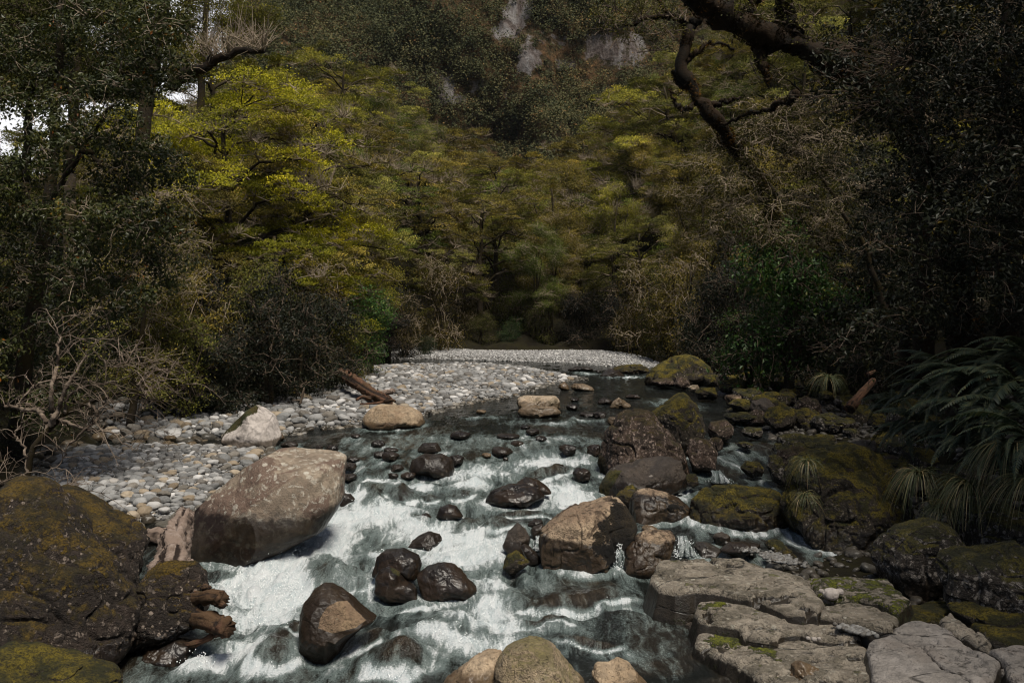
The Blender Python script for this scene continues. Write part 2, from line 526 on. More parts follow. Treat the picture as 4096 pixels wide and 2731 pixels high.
def watermat():
    m = NT('rapids_water')
    g = m.n('NewGeometry')
    pos = g.outputs['Position']
    # stretched along the current
    mp = m.n('Mapping', {'Vector': pos, 'Scale': (1.25, .26, .6), 'Rotation': (0, 0, .2)}).outputs[0]
    wr = m.n('TexNoise', {'Vector': pos, 'Scale': .9, 'Detail': 3.0}).outputs['Color']
    mpw = m.mix(.3, mp, wr)
    f = m.attr('foam')
    n1 = m.noise(mpw, 2.6, 8, .68, .6)
    n2 = m.noise(mpw, 9.0, 6, .7, .8)
    n3 = m.noise(pos, 38, 4, .7)
    nn = m.math('ADD', m.math('MULTIPLY', n1, .4), m.math('ADD', m.math('MULTIPLY', n2, .38), m.math('MULTIPLY', n3, .22)))
    k = m.math('ADD', f, m.math('MULTIPLY', m.math('SUBTRACT', nn, .5), 2.7))
    mask = m.ss(k, .49, .83)
    tint = m.ss(k, .1, .52)
    sh = m.attr('shoal')
    wc = m.mix(sh, (.004, .005, .004), (.018, .013, .008))
    wc = m.mix(m.math('MULTIPLY', m.ss(n2, .45, .7), m.math('MULTIPLY', sh, .8)), wc, (.075, .055, .034))
    wc = m.mix(m.math('MULTIPLY', tint, .7), wc, (.13, .165, .16))
    b1 = m.bump(m.math('ADD', n2, m.math('MULTIPLY', n3, .35)), .55, .12)
    water = m.n('BsdfPrincipled', {'Base Color': wc, 'Roughness': m.math('ADD', .07, m.math('MULTIPLY', tint, .25)), 'IOR': 1.33, 'Specular IOR Level': .5, 'Normal': b1})
    fc = m.mix(m.ss(m.math('ADD', m.math('MULTIPLY', n2, .6), m.math('MULTIPLY', n3, .4)), .34, .62), (.46, .54, .56), (.76, .79, .80))
    b2 = m.bump(m.math('ADD', n2, n3), .8, .12)
    foam = m.n('BsdfPrincipled', {'Base Color': fc, 'Roughness': .6, 'Normal': b2, 'Specular IOR Level': .2})
    return m.finish(m.n('MixShader', {0: mask, 1: water.outputs[0], 2: foam.outputs[0]}).outputs[0])


M['water'] = watermat()


def spraymat():
    m = NT('water_spray')
    bs = m.n('BsdfPrincipled', {'Base Color': (.85, .88, .88, 1), 'Roughness': .3})
    return m.finish(bs.outputs[0])


M['spray'] = spraymat()


def mountmat():
    m = NT('mountain_rock_and_scrub')
    g = m.n('NewGeometry')
    pos = g.outputs['Position']
    a = m.attr('rock')
    mp = m.n('Mapping', {'Vector': pos, 'Scale': (1, .5, .28)}).outputs[0]
    n = m.noise(mp, .34, 9, .75, .5)
    n2 = m.noise(pos, .5, 7, .7)
    rc = m.ramp(n, [(.36, (.05, .035, .03)), (.47, (.15, .125, .115)), (.56, (.22, .205, .2)), (.7, (.38, .37, .37))])
    sc = m.mix(m.ss(n2, .4, .62), (.04, .035, .018), (.13, .075, .036))
    c = m.mix(m.ss(m.math('ADD', a, m.math('MULTIPLY', m.math('SUBTRACT', n2, .5), 2.2)), .4, .6), sc, rc)
    bs = m.n('BsdfPrincipled', {'Base Color': c, 'Roughness': .9, 'Normal': m.bump(m.math('ADD', n, n2), 1.0, 2.0), 'Specular IOR Level': .1})
    return m.finish(bs.outputs[0])


M['mount'] = mountmat()
# ------------------------------------------------------------------ ground
def gpoly(pts, dz=0.0):
    return [tuple(GW(u, v, dz)[:2]) for u, v in pts]


BAR1 = gpoly([(120, 1960), (200, 1850), (330, 1795), (600, 1787), (850, 1789), (1050, 1800), (1090, 1815), (1020, 1870), (930, 1940), (830, 2020), (700, 2085), (480, 2095), (300, 2040)])
BAR2 = gpoly([(380, 1752), (430, 1700), (700, 1660), (1000, 1600), (1390, 1484), (1575, 1464), (1850, 1461), (2050, 1465), (2150, 1480), (2280, 1507), (2340, 1515), (2190, 1538), (2050, 1585), (1925, 1602), (1825, 1622), (1700, 1662), (1500, 1695), (1300, 1712), (1225, 1718), (1140, 1742), (900, 1752), (640, 1765), (470, 1762)])
BAR3 = gpoly([(1500, 1395), (1850, 1399), (2000, 1406), (2350, 1404), (2475, 1409), (2550, 1420), (2640, 1452), (2600, 1470), (2400, 1462), (2250, 1450), (2000, 1443), (1850, 1437), (1500, 1434)])
SHELF = gpoly([(2620, 1460), (2840, 1540), (2900, 1650), (3000, 1800), (3080, 1900), (3130, 2000), (3150, 2150), (3000, 2210), (2680, 2270), (2760, 2420), (2850, 2590), (3050, 2760), (5200, 2760), (4600, 2200), (3900, 1700), (3300, 1460)])
_l = np.array([GW(u, v)[:2] for u, v in [(-260, 2300), (40, 1960), (230, 1840), (450, 1735), (820, 1680), (1000, 1605), (1390, 1478), (1560, 1442), (1560, 1400)]])
_r = np.array([GW(u, v)[:2] for u, v in [(4500, 2500), (4280, 2250), (3990, 2040), (3720, 1880), (3600, 1740), (3480, 1620), (3270, 1490), (2940, 1436), (2640, 1415)]])


def xl(y):
    return np.interp(y, _l[:, 1], _l[:, 0])


def xr(y):
    return np.interp(y, _r[:, 1], _r[:, 0])


def terrain(x, y, full=False):
    x, y = np.broadcast_arrays(np.asarray(x, float), np.asarray(y, float))
    q = np.stack([x, y], -1)
    w = zw(y)
    n = fbm(p3(x, y) * .35, 4, 3) * .25
    nf = fbm(p3(x, y) * 1.6, 3, 5) * .06
    z = w - .55 + nf
    d1, d2, d3, ds = sdf(q, BAR1), sdf(q, BAR2), sdf(q, BAR3), sdf(q, SHELF)
    b1 = w - .03 + np.minimum(d1 * .2, .18) + nf * .6
    b2 = w - .03 + np.minimum(d2 * .16, .16) + nf * .8
    b3 = w - .03 + np.minimum(d3 * .12, .14) + nf * .4
    sh = w - .3 + np.minimum(ds * .3, .36) + nf
    z = np.where(d1 > -1.5, np.maximum(z, b1), z)
    z = np.where(d2 > -1.5, np.maximum(z, b2), z)
    z = np.where(d3 > -1.5, np.maximum(z, b3), z)
    z = np.where(ds > -1.5, np.maximum(z, sh), z)
    dl = xl(y) - x
    dr = x - xr(y)
    df = y - 67.5 - 1.5 * np.sin(x * .13) - np.maximum(x - 6, 0) * -.6
    ls = np.interp(y, [10, 25, 50, 66], [.28, .2, .2, .32])
    rs = np.interp(y, [10, 25, 40, 66], [.75, .6, .5, .4])
    bl = w + .05 + np.where(dl > 0, np.minimum(dl, 1) * .35 + dl * ls, dl * .8) + n * np.clip(dl, 0, 1)
    br = w + .1 + np.where(dr > 0, np.minimum(dr, 1) * .5 + dr * rs, dr * .8) + n * np.clip(dr, 0, 1)
    up = np.maximum(df, 0)
    far = 1.3 + np.where(df > 0, np.minimum(up, 34) * .19 + np.maximum(up - 34, 0) * .04, df * .8) + n * np.clip(df, 0, 1) * 2
    far = far + np.clip(df / 20, 0, 1) * (np.maximum(np.clip(-x - 3, 0, 14) * .72 - np.maximum(-x - 18, 0) * .45, 0) + np.clip(x - 6, 0, 22) * .75)
    for e in (bl, br, far):
        z = np.maximum(z, e)
    if full:
        gr = np.clip(np.maximum.reduce([d1, d2, d3]) / .4 + 1.2, 0, 1) * np.clip(1 - np.maximum.reduce([dl, dr, df]) / .8, 0, 1)
        return z, gr
    return z


def tz(x, y):
    return float(terrain(np.array([x]), np.array([y]))[0])


def gridfaces(nu, nv):
    i = (np.arange(nv - 1)[:, None] * nu + np.arange(nu - 1)[None, :]).ravel()
    return np.stack([i, i + 1, i + nu + 1, i + nu], -1)


def build_ground():
    ys = np.concatenate([np.arange(3, 10, 1.0), np.geomspace(10, 72, 330), np.linspace(73, 190, 60)])
    s = np.linspace(-1, 1, 321)
    s = np.sign(s) * (np.abs(s) ** 1.35)
    X = s[None, :] * (np.maximum(ys, 18)[:, None] * .62 + 14)
    Y = np.repeat(ys[:, None], 321, 1)
    Z, gr = terrain(X, Y, True)
    me = mesh('ground', np.stack([X, Y, Z], -1).reshape(-1, 3), gridfaces(321, len(ys)), M['ground'], True, {'gravel': gr.ravel()})
    tag(ob('ground', me), 'dark forest floor with grey gravel bars along the river', 'ground', kind='structure')


# ------------------------------------------------------------------ boulders
ROCKS = []   # (x, y, half width, half depth, top above water) for the water's foam collars


def rayR(poly, th):
    """distance from origin to the star polygon along angles th"""
    out = np.zeros(len(th))
    d = np.stack([np.cos(th), np.sin(th)], -1)
    n = len(poly)
    for k in range(n):
        a = poly[k]
        b = poly[(k + 1) % n]
        e = b - a
        den = d[:, 0] * e[1] - d[:, 1] * e[0]
        den = np.where(abs(den) < 1e-9, 1e-9, den)
        t = (a[0] * e[1] - a[1] * e[0]) / den
        s = (a[0] * d[:, 1] - a[1] * d[:, 0]) / den
        ok = (t > 0) & (s >= -1e-6) & (s <= 1 + 1e-6)
        out = np.where(ok & (t > out), t, out)
    return out


def boulder(label, poly, mat, cat='boulder', name=None, dz=0.0, y=None, dep=.75, p=2.4, lean=.25, rough=.07, seed=1, lv=None, sink=.25,
            facets=5, mossf=None, dryf=None, wetband=.22, wetsoft=.24, strat=0.0, ridge=1.0, allwet=0.0, group=None, base=None, smoothR=3, foam=True):
    poly = np.array(poly, float)
    a = poly
    b = np.roll(poly, -1, 0)
    cr = a[:, 0] * b[:, 1] - b[:, 0] * a[:, 1]
    A = cr.sum() / 2
    c = ((a + b) * cr[:, None]).sum(0) / (6 * A)
    hw = (poly[:, 0].max() - poly[:, 0].min()) / 2
    vmax = poly[:, 1].max()
    vb = base if base is not None else vmax
    if y is None:
        yf = GW(c[0], vb, dz)[1]
        y = yf + dep * hw / F * yf * .62
    sc = y / F
    th = np.linspace(-np.pi, np.pi, 361)
    rel = (poly - c) * np.array([1, -1]) * sc
    Rt = rayR(rel, th)
    k = np.ones(2 * smoothR + 1) / (2 * smoothR + 1)
    Rt = np.convolve(np.concatenate([Rt[-13:-1], Rt, Rt[1:13]]), k, 'same')[12:-12]
    size = hw * sc
    px = hw / 4
    if lv is None:
        lv = 7 if px > 38 else 6 if px > 16 else 5 if px > 6 else 4
    if mat in ('dark', 'umber', 'darkdry'):
        ridge *= .25
    d, Fc = ico(lv)
    rho = np.hypot(d[:, 0], d[:, 2])
    kk = (rho ** p + np.abs(d[:, 1]) ** p) ** (-1 / p)
    q = d * kk[:, None]
    rng = R(seed * 7 + 3)
    for f in range(facets):
        nrm = rng.normal(size=3)
        nrm[1] = -abs(nrm[1]) * 1.2
        nrm /= np.linalg.norm(nrm)
        hgt = rng.uniform(.72, .95)
        ex = np.maximum(q @ nrm - hgt, 0)
        q = q - ex[:, None] * nrm * .85
    thv = np.arctan2(q[:, 2], q[:, 0])
    Rv = np.interp(thv, th, Rt)
    rq = np.hypot(q[:, 0], q[:, 2])
    X = Rv * np.cos(thv) * rq
    Z = Rv * np.sin(thv) * rq
    D = dep * size
    Y = q[:, 1] * D
    zc = H - (c[1] - V0) / F * y
    zlo, zhi = Z.min(), Z.max()
    if sink:
        Z = np.where(Z < 0, Z * (1 + sink), Z)
    Y = Y + lean * Z
    V = np.stack([X, Y, Z], -1)
    # weathering along the direction from the centre
    s3 = np.array([rng.uniform(0, 50), rng.uniform(0, 50), rng.uniform(0, 50)])
    un = V / (np.linalg.norm(V, axis=1)[:, None] + 1e-9)
    disp = fbm(V / size * 1.6 + s3, 6, seed, .52) * rough * size
    rid = 1 - np.abs(vnoise(V / size * 2.7 + s3, seed + 5))
    disp = disp - (rid > .82) * (rid - .82) * rough * size * 5.0 * ridge
    rid2 = 1 - np.abs(vnoise(V / size * 6.3 + s3 + disp[:, None] * 2, seed + 6))
    disp = disp - (rid2 > .8) * (rid2 - .8) * rough * size * 1.6 * ridge
    if strat:
        disp = disp + strat * vnoise(Vs3(V, s3), seed + 8)
    disp = disp + fbm(V * 9 + s3, 3, seed + 9) * min(.008, rough * size * .12)
    V = V + un * disp[:, None]
    wz = zw(y)
    Wd = V + np.array([c[0] - U0, 0, 0]) * sc * np.array([1, 0, 0]) + np.array([0, y, zc])
    n9 = vnoise(Wd * 3, seed) * .06
    wet = np.clip(1 - (Wd[:, 2] - zw(Wd[:, 1]) - wetband - n9) / wetsoft, 0, 1)
    wet = np.maximum(wet, allwet)
    mo = np.zeros(len(V))
    uv = np.stack([Wd[:, 0] / Wd[:, 1] * F + U0, V0 + (H - Wd[:, 2]) / Wd[:, 1] * F], -1)
    if mossf is not None:
        mo = mossf(uv, V / size, q)
    if dryf is not None:
        wet = wet * (1 - dryf(uv, V / size, q))
    zb = float(V[:, 2].min())
    V = V - np.array([0, 0, zb])
    loc = ((c[0] - U0) * sc, y, zc + zb)
    me = mesh('boulder', V, Fc, M[mat], True, {'wet': wet, 'moss': mo})
    nm = name or ('boulder' if size > .35 else 'river_rock')
    o = ob(nm, me, None, loc)
    tag(o, label, cat, group)
    if foam:
        # waterline footprint
        near = np.abs(Wd[:, 2] - zw(Wd[:, 1])) < .12 * max(1, size)
        if near.sum() > 6:
            W_ = Wd[near]
            ROCKS.append((W_[:, 0].mean(), W_[:, 1].mean(), (W_[:, 0].max() - W_[:, 0].min()) / 2, (W_[:, 1].max() - W_[:, 1].min()) / 2, zhi + zc - wz))
    return o


def Vs3(V, s3):
    return V * np.array([.7, .7, 9.0]) + V[:, :1] * np.array([0, 0, 1.6]) + s3


def box(u0, v0, u1, v1, seed=0, n=9, jag=.16):
    """irregular stone outline inside a bounding box"""
    r = R(seed + 100)
    t = np.sort((np.arange(n) + r.uniform(-.3, .3, n)) / n * 2 * np.pi)
    k = 1 - r.uniform(0, jag, n)
    x = np.sign(np.cos(t)) * np.abs(np.cos(t)) ** .8
    z = np.sign(np.sin(t)) * np.abs(np.sin(t)) ** .8
    return [((u0 + u1) / 2 + (u1 - u0) / 2 * a * g, (v0 + v1) / 2 + (v1 - v0) / 2 * b * g) for a, b, g in zip(x, z, k)]


def inuv(poly, soft=14):
    poly = [tuple(p) for p in poly]
    return lambda uv, v, q: np.clip(sdf(uv, poly) / soft + .5, 0, 1)


def top_moss(lo=.2, hi=.6):
    return lambda uv, v, q: sstep(lo, hi, q[:, 2])


def inuv0(poly, soft):
    return lambda uv: np.clip(sdf(uv, poly) / soft + .5, 0, 1)


def ledge(label, poly, z, mat, seed, tilt=(0, 0), pits=.2, mossf=None, crack=None, depth=.55):
    """a level bed of rock: outline laid on its own plane, rounded rim, steep dark sides"""
    pts = []
    for u, v in poly:
        y = (H - z) * F / (v - V0)
        for _ in range(3):
            zz = z + tilt[0] * ((u - U0) / F * y - 4) + tilt[1] * (y - 12.5)
            y = (H - zz) * F / (v - V0)
        pts.append(((u - U0) / F * y, y))
    pl = np.array(pts)
    lo, hi = pl.min(0) - .15, pl.max(0) + .15
    st = max(.012, math.sqrt((hi - lo).prod() / 42000))
    nx, ny = int((hi[0] - lo[0]) / st) + 2, int((hi[1] - lo[1]) / st) + 2
    X, Y = np.meshgrid(np.linspace(lo[0], hi[0], nx), np.linspace(lo[1], hi[1], ny))
    q = np.stack([X, Y], -1)
    d = sdf(q, [tuple(p) for p in pts])
    d = d + .05 * fbm(p3(X * 2.2, Y * 2.2, seed), 2, seed)
    dl_ = d
    d = d + (.02 * vnoise(p3(X * 9, Y * 9, seed), seed) + .02 * vnoise(p3(X * 5, Y * 5, seed), seed + 3)) * sstep(-.02, .05, d)
    rim = .09
    e = np.clip(1 - d / rim, 0, None)
    drop = np.where(e < 1, rim * .55 * (1 - np.sqrt(np.clip(1 - e * e, 0, 1))), rim * .55 + np.maximum(-dl_, 0) * 3.6)
    und = .03 * fbm(p3(X * 1.1, Y * 2.0, seed + 3), 4, seed + 1) + .012 * fbm(p3(X * 5, Y * 8, seed), 3, seed + 2)
    bed = vnoise(p3(X * .8, Y * 3.2, seed + 9), seed + 4)
    und = und - .035 * sstep(.1, .2, bed) - .03 * sstep(-.35, -.3, -bed)
    pn = fbm(p3(X * 4.2, Y * 5.0, seed + 5), 3, seed + 6)
    pit = sstep(.42, .7, pn) * pits * .14 * np.clip(fbm(p3(X * .9, Y * .9, seed), 2, seed + 7) + .7, 0, 1)
    Z = z + tilt[0] * (X - 4) + tilt[1] * (Y - 12.5) + und - pit - drop
    cd = np.zeros(X.shape)
    if crack:
        cw = []
        for u, v in crack:
            y = (H - z) * F / (v - V0)
            cw.append(((u - U0) / F * y, y))
        dd = np.full(X.shape, 9.0)
        for a, b in zip(cw[:-1], cw[1:]):
            a, b = np.array(a), np.array(b)
            t = np.clip(((q - a) @ (b - a)) / ((b - a) @ (b - a)), 0, 1)
            w = q - a - t[..., None] * (b - a)
            dd = np.minimum(dd, np.hypot(w[..., 0], w[..., 1]))
        dd = dd + .01 * vnoise(p3(X * 12, Y * 12), 3)
        cd = np.clip(1 - dd / .022, 0, 1)
        Z = Z - .05 * cd
    keep = (dl_ > -depth / 3.6 - .02)
    idx = -np.ones(X.size, int)
    k = keep.ravel()
    fc = gridfaces(nx, ny)
    fc = fc[k[fc].all(1)]
    used = np.unique(fc)
    idx[used] = np.arange(len(used))
    V = np.stack([X, Y, Z], -1).reshape(-1, 3)[used]
    fc = idx[fc]
    wet = np.clip(sstep(.025, .12, drop) + sstep(.02, .07, pit) + cd, 0, 1).ravel()[used]  # sides, pits and cracks darkened: algae, plus undercut shade put into the colour
    uv = np.stack([V[:, 0] / V[:, 1] * F + U0, V0 + (H - V[:, 2]) / V[:, 1] * F], -1)
    mo = np.zeros(len(V))
    if mossf is not None:
        mo = mossf(uv)
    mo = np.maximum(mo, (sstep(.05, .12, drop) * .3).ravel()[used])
    O = np.array([pl[:, 0].mean(), pl[:, 1].mean(), z - depth])
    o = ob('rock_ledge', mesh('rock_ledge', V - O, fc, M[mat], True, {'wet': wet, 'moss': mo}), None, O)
    tag(o, label, 'rock ledge', None, 'thing')
    return o


def build_boulders():
    B = boulder
    # lower left
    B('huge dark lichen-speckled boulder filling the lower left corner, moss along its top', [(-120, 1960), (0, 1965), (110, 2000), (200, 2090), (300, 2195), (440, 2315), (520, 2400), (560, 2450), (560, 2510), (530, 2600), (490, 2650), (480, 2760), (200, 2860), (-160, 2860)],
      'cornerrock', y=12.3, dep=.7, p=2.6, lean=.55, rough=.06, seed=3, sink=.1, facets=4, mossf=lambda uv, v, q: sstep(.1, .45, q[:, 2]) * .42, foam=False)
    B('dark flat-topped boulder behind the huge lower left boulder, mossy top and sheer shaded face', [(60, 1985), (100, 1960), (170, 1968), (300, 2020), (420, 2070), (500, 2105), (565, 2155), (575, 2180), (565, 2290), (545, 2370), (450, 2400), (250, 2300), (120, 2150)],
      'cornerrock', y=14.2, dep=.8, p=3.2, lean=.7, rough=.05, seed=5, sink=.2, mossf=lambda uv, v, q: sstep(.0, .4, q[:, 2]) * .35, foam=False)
    B('rounded dark nose of rock with pale lichen above the broken roots', [(500, 2470), (520, 2390), (560, 2310), (620, 2270), (690, 2262), (760, 2268), (805, 2310), (825, 2370), (828, 2450), (800, 2490), (720, 2530), (630, 2545), (560, 2590), (500, 2610), (470, 2550)],
      'cornerrock', y=12.9, dep=.8, p=2.4, lean=.3, rough=.07, seed=7, sink=0, mossf=top_moss(.72, .95), foam=False)
    B('dark overhung rock in shadow beneath the rounded lichened nose', [(430, 2760), (470, 2660), (560, 2590), (700, 2560), (760, 2590), (750, 2660), (700, 2720), (640, 2790)],
      'dark', y=12.6, dep=.6, p=2.5, rough=.1, seed=8, foam=False)
    B('low mossy rock along the bottom left corner of the bank', [(-60, 2615), (60, 2622), (180, 2645), (300, 2680), (430, 2720), (480, 2770), (200, 2860), (-80, 2860)],
      'moss', y=10.7, dep=.9, lean=.4, rough=.07, seed=9, foam=False)
    # the big lichened boulder
    bl = [(765, 2090), (790, 2030), (850, 1965), (920, 1915), (1000, 1862), (1085, 1815), (1140, 1808), (1250, 1815), (1335, 1826), (1364, 1842), (1360, 1910), (1368, 2000), (1348, 2035), (1300, 2110), (1180, 2165), (1090, 2200), (1000, 2222), (900, 2236), (820, 2234), (768, 2205), (757, 2150)]
    B('large angular red-brown boulder spotted with pale lichen beside the white chute', bl, 'lichen', y=17.1, dep=.62, p=3.0, lean=.42, rough=.025, seed=12, facets=3, sink=.05, wetband=.45, wetsoft=.7, smoothR=1, ridge=.2)  # damp foot, with the overhang's shade put into the same dark colour
    B('small dark wedge of rock against the right foot of the lichened boulder', [(1355, 1990), (1375, 1975), (1402, 1976), (1420, 1995), (1402, 2015), (1366, 2028)], 'umber', seed=13)
    B('pale smooth boulder with a mossy back beside the side pool', [(872, 1762), (885, 1736), (925, 1700), (980, 1645), (1015, 1622), (1050, 1638), (1090, 1665), (1105, 1690), (1110, 1715), (1122, 1745), (1112, 1775), (1030, 1786), (930, 1786)],
      'white', dep=.8, p=2.6, lean=.35, rough=.03, seed=14, wetband=.06,
      mossf=lambda uv, v, q: np.clip(sdf(uv, [(850, 1780), (870, 1740), (930, 1690), (1010, 1610), (1050, 1625), (1025, 1648), (985, 1672), (945, 1715), (905, 1735)]) / 24 + .5, 0, 1))
    B('small tawny stone leaning on the right side of the pale smooth boulder', [(1095, 1765), (1102, 1735), (1112, 1712), (1128, 1735), (1140, 1752), (1125, 1768)], 'tan', seed=15)
    B('smooth tan boulder on the edge of the cobble bar above the pool', [(1447, 1688), (1460, 1660), (1480, 1635), (1505, 1620), (1590, 1622), (1650, 1632), (1695, 1655), (1715, 1690), (1720, 1702), (1600, 1708), (1475, 1709)],
      'tan', dep=.7, p=2.8, lean=.45, rough=.03, seed=16, wetband=.05)
    B('flat-topped cream rock in mid river, back half of a stacked pair', [(2050, 1612), (2063, 1592), (2100, 1583), (2160, 1586), (2225, 1583), (2238, 1600), (2240, 1630), (2150, 1645), (2065, 1640)],
      'sun', base=1650, dep=.8, p=3, lean=.5, rough=.05, seed=17)
    B('rounded cream rock in mid river, front half of a stacked pair', [(2070, 1648), (2085, 1628), (2125, 1621), (2180, 1626), (2220, 1627), (2245, 1645), (2240, 1657), (2165, 1670), (2110, 1668), (2075, 1658)],
      'sun', dep=.6, p=2.6, lean=.3, rough=.05, seed=18)
    B('low tan rock at the tip of the cobble bar', [(2283, 1556), (2283, 1545), (2300, 1533), (2340, 1537), (2370, 1548), (2376, 1560), (2330, 1563)], 'sun', seed=19, lean=.5)
    B('greyish stone just left of the low tan rock at the bar tip', [(2228, 1550), (2240, 1535), (2258, 1528), (2272, 1540), (2276, 1556), (2250, 1560)], 'tan', seed=20, lean=.4)
    B('pointed cream rock in the quick water below the far bar', [(2435, 1630), (2450, 1610), (2475, 1590), (2500, 1600), (2526, 1622), (2510, 1632)], 'sun', seed=21)
    B('red-brown rock touching the left of the pointed cream rock', [(2386, 1611), (2400, 1595), (2422, 1590), (2452, 1603), (2442, 1617)], 'umber', seed=22)
    B('flat black rock across the far channel beside the far gravel bar', [(2450, 1475), (2480, 1463), (2560, 1458), (2590, 1468), (2597, 1485), (2530, 1492), (2460, 1487)], 'moss', seed=23, dep=.5, lean=.6)
    B('grey-brown rock splitting the far channel', [(2398, 1504), (2420, 1488), (2445, 1475), (2470, 1485), (2506, 1505), (2450, 1510)], 'umber', seed=24)
    B('low black hump in the far pool', [(2498, 1589), (2520, 1577), (2550, 1577), (2568, 1591), (2530, 1594)], 'dark', seed=25)
    B('low dark rocks under the foot of the far gravel bar', [(2262, 1480), (2300, 1465), (2340, 1466), (2376, 1478), (2340, 1484)], 'umber', seed=26, dep=.4)
    # right bank, far to near
    B('big rounded mossy boulder on the right where the river bends', [(2572, 1527), (2590, 1490), (2640, 1450), (2690, 1425), (2750, 1416), (2800, 1427), (2845, 1465), (2855, 1510), (2740, 1545), (2600, 1540)], 'moss', dep=.8, lean=.3, rough=.06, seed=27, p=2.2)
    cl = [((2690, 1500, 2766, 1556), 'brown'), ((2805, 1492, 2886, 1548), 'moss'), ((2870, 1508, 3016, 1582), 'moss'), ((2780, 1545, 2882, 1598), 'moss'), ((2894, 1574, 2972, 1622), 'tanlichen'),
          ((2914, 1594, 3056, 1648), 'moss'), ((3020, 1527, 3086, 1566), 'mossgrey'), ((3080, 1524, 3196, 1576), 'moss'), ((3040, 1560, 3172, 1632), 'moss'), ((2966, 1547, 3066, 1596), 'moss'),
          ((2884, 1650, 3052, 1684), 'mossgrey'), ((2818, 1678, 2952, 1770), 'brown'), ((2964, 1705, 3070, 1750), 'mossgrey'), ((2736, 1740, 2876, 1890), 'brown'), ((2832, 1744, 2900, 1802), 'brown'),
          ((2944, 1764, 3024, 1792), 'mossgrey'), ((3052, 1620, 3190, 1720), 'moss'), ((3170, 1584, 3296, 1686), 'brown'), ((3226, 1656, 3430, 1732), 'mossgrey'), ((3084, 1738, 3362, 1846), 'mossgrey'), ((3066, 1812, 3156, 1936), 'mossgrey'),
          ((2942, 1443, 3032, 1512), 'mossgrey'), ((2846, 1460, 2884, 1488), 'mossgrey'), ((2906, 1488, 2964, 1516), 'tanlichen'), ((2974, 1398, 3004, 1428), 'mossgrey'), ((2750, 1536, 2806, 1570), 'sun'),
          ((2786, 1494, 2826, 1522), 'brown'), ((2846, 1700, 2930, 1720), 'moss'), ((2600, 1512, 2712, 1546), 'brown'), ((2960, 1840, 3060, 1900), 'moss'), ((2730, 1890, 2800, 1944), 'moss')]
    wh = ['beside the bend', 'above the side channel', 'on the far right bank', 'at the head of the side channel', 'with a bare pale top', 'at the edge of the side channel', 'set between mossy rocks', 'high on the stony bank', 'overhanging the side channel',
          'wedged among its neighbours', 'lying flat over the side channel', 'behind the big brown rock', 'streaked with pale lichen by the side channel', 'in the angle right of the big brown rock', 'tucked against the peaked rock', 'low beside the little cascade', 'under the leaf litter slope',
          'below the leaning dead branch', 'long and low below the dead branch', 'behind the huge mossy boulder', 'left of the huge mossy boulder', 'under the bright green shrub', 'right of the big rounded mossy boulder', 'small and pale beneath the green shrub', 'standing upright by the green shrub',
          'pale beside the brown lichened rock', 'small between the far mossy rocks', 'half drowned in the side channel', 'at the foot of the big rounded mossy boulder', 'in the little cascade', 'splitting the little cascade']
    kw = {'moss': 'dark mossy boulder ', 'brown': 'brown lichened boulder ', 'mossgrey': 'grey lichened mossy boulder ', 'tanlichen': 'pale tan boulder ', 'sun': 'cream lichened rock '}
    for i, ((bx, mt), w) in enumerate(zip(cl, wh)):
        B(kw[mt] + w, box(*bx, seed=i + 40, n=8, jag=.22), mt, seed=i + 40, dz=.12, dep=.95, lean=.3, rough=.08, facets=8, group='boulders of the right bank', foam=i in (0, 3, 4, 5, 10, 11, 13, 15, 28, 29, 30), wetband=.05)
    rr = R(77)
    for i in range(46):
        u = rr.uniform(2930, 3440)
        v = 1450 + (u - 2930) * .18 + rr.uniform(0, 110)
        s = rr.uniform(16, 44)
        B('small mossy stone in the stony slope of the shaded right bank', box(u - s, v - s * .6, u + s, v + s * .5, seed=i + 300, n=7, jag=.25), ('moss', 'mossgrey', 'moss')[i % 3], 'stone', 'mossy_stone', seed=i + 300, dz=.12 + rr.uniform(0, .25), dep=1.0, rough=.09, facets=8, group='small mossy stones of the right bank slope', foam=False, wetband=-1)
    n = 0
    for i in range(1200):
        y = rr.uniform(16.5, 44)
        x = xr(y) - rr.uniform(-1.2, 5.5)
        d = sdf(np.array([[x, y]]), SHELF)[0]
        if d < .15 or n >= 110:
            continue
        s = rr.uniform(.22, .62)
        z = tz(x, y) + s * .35
        u, v = U0 + x / y * F, V0 + (H - z) / y * F
        if v > 2120 and u < 3500:
            continue
        q = s / y * F
        mt = ('moss', 'moss', 'mossgrey', 'brown', 'moss', 'umber')[n % 6]
        zn = 'near the river bend' if y > 34 else 'beyond the big brown boulder' if y > 24.5 else 'around the huge mossy boulder'
        B({'moss': 'golden-mossed', 'mossgrey': 'grey lichened', 'brown': 'brown lichened', 'umber': 'dark damp'}[mt] + ' rock in the tumble of the right bank ' + zn, box(u - q, v - q * .72, u + q, v + q * .72, seed=i + 700, n=8, jag=.22), mt, 'boulder', 'boulder', y=y, seed=i + 700, dep=1.0, lean=.2, rough=.09, facets=9, foam=False, wetband=.0, group='tumbled ' + mt + ' rocks of the right bank ' + zn)
        n += 1
    B('peaked mossy rock rising behind the big brown rock', [(2600, 1660), (2640, 1625), (2680, 1598), (2740, 1562), (2775, 1585), (2795, 1620), (2818, 1665), (2820, 1720), (2800, 1800), (2700, 1840), (2620, 1780)], 'moss', y=25.5, dep=.8, lean=.15, rough=.06, seed=28, facets=8)
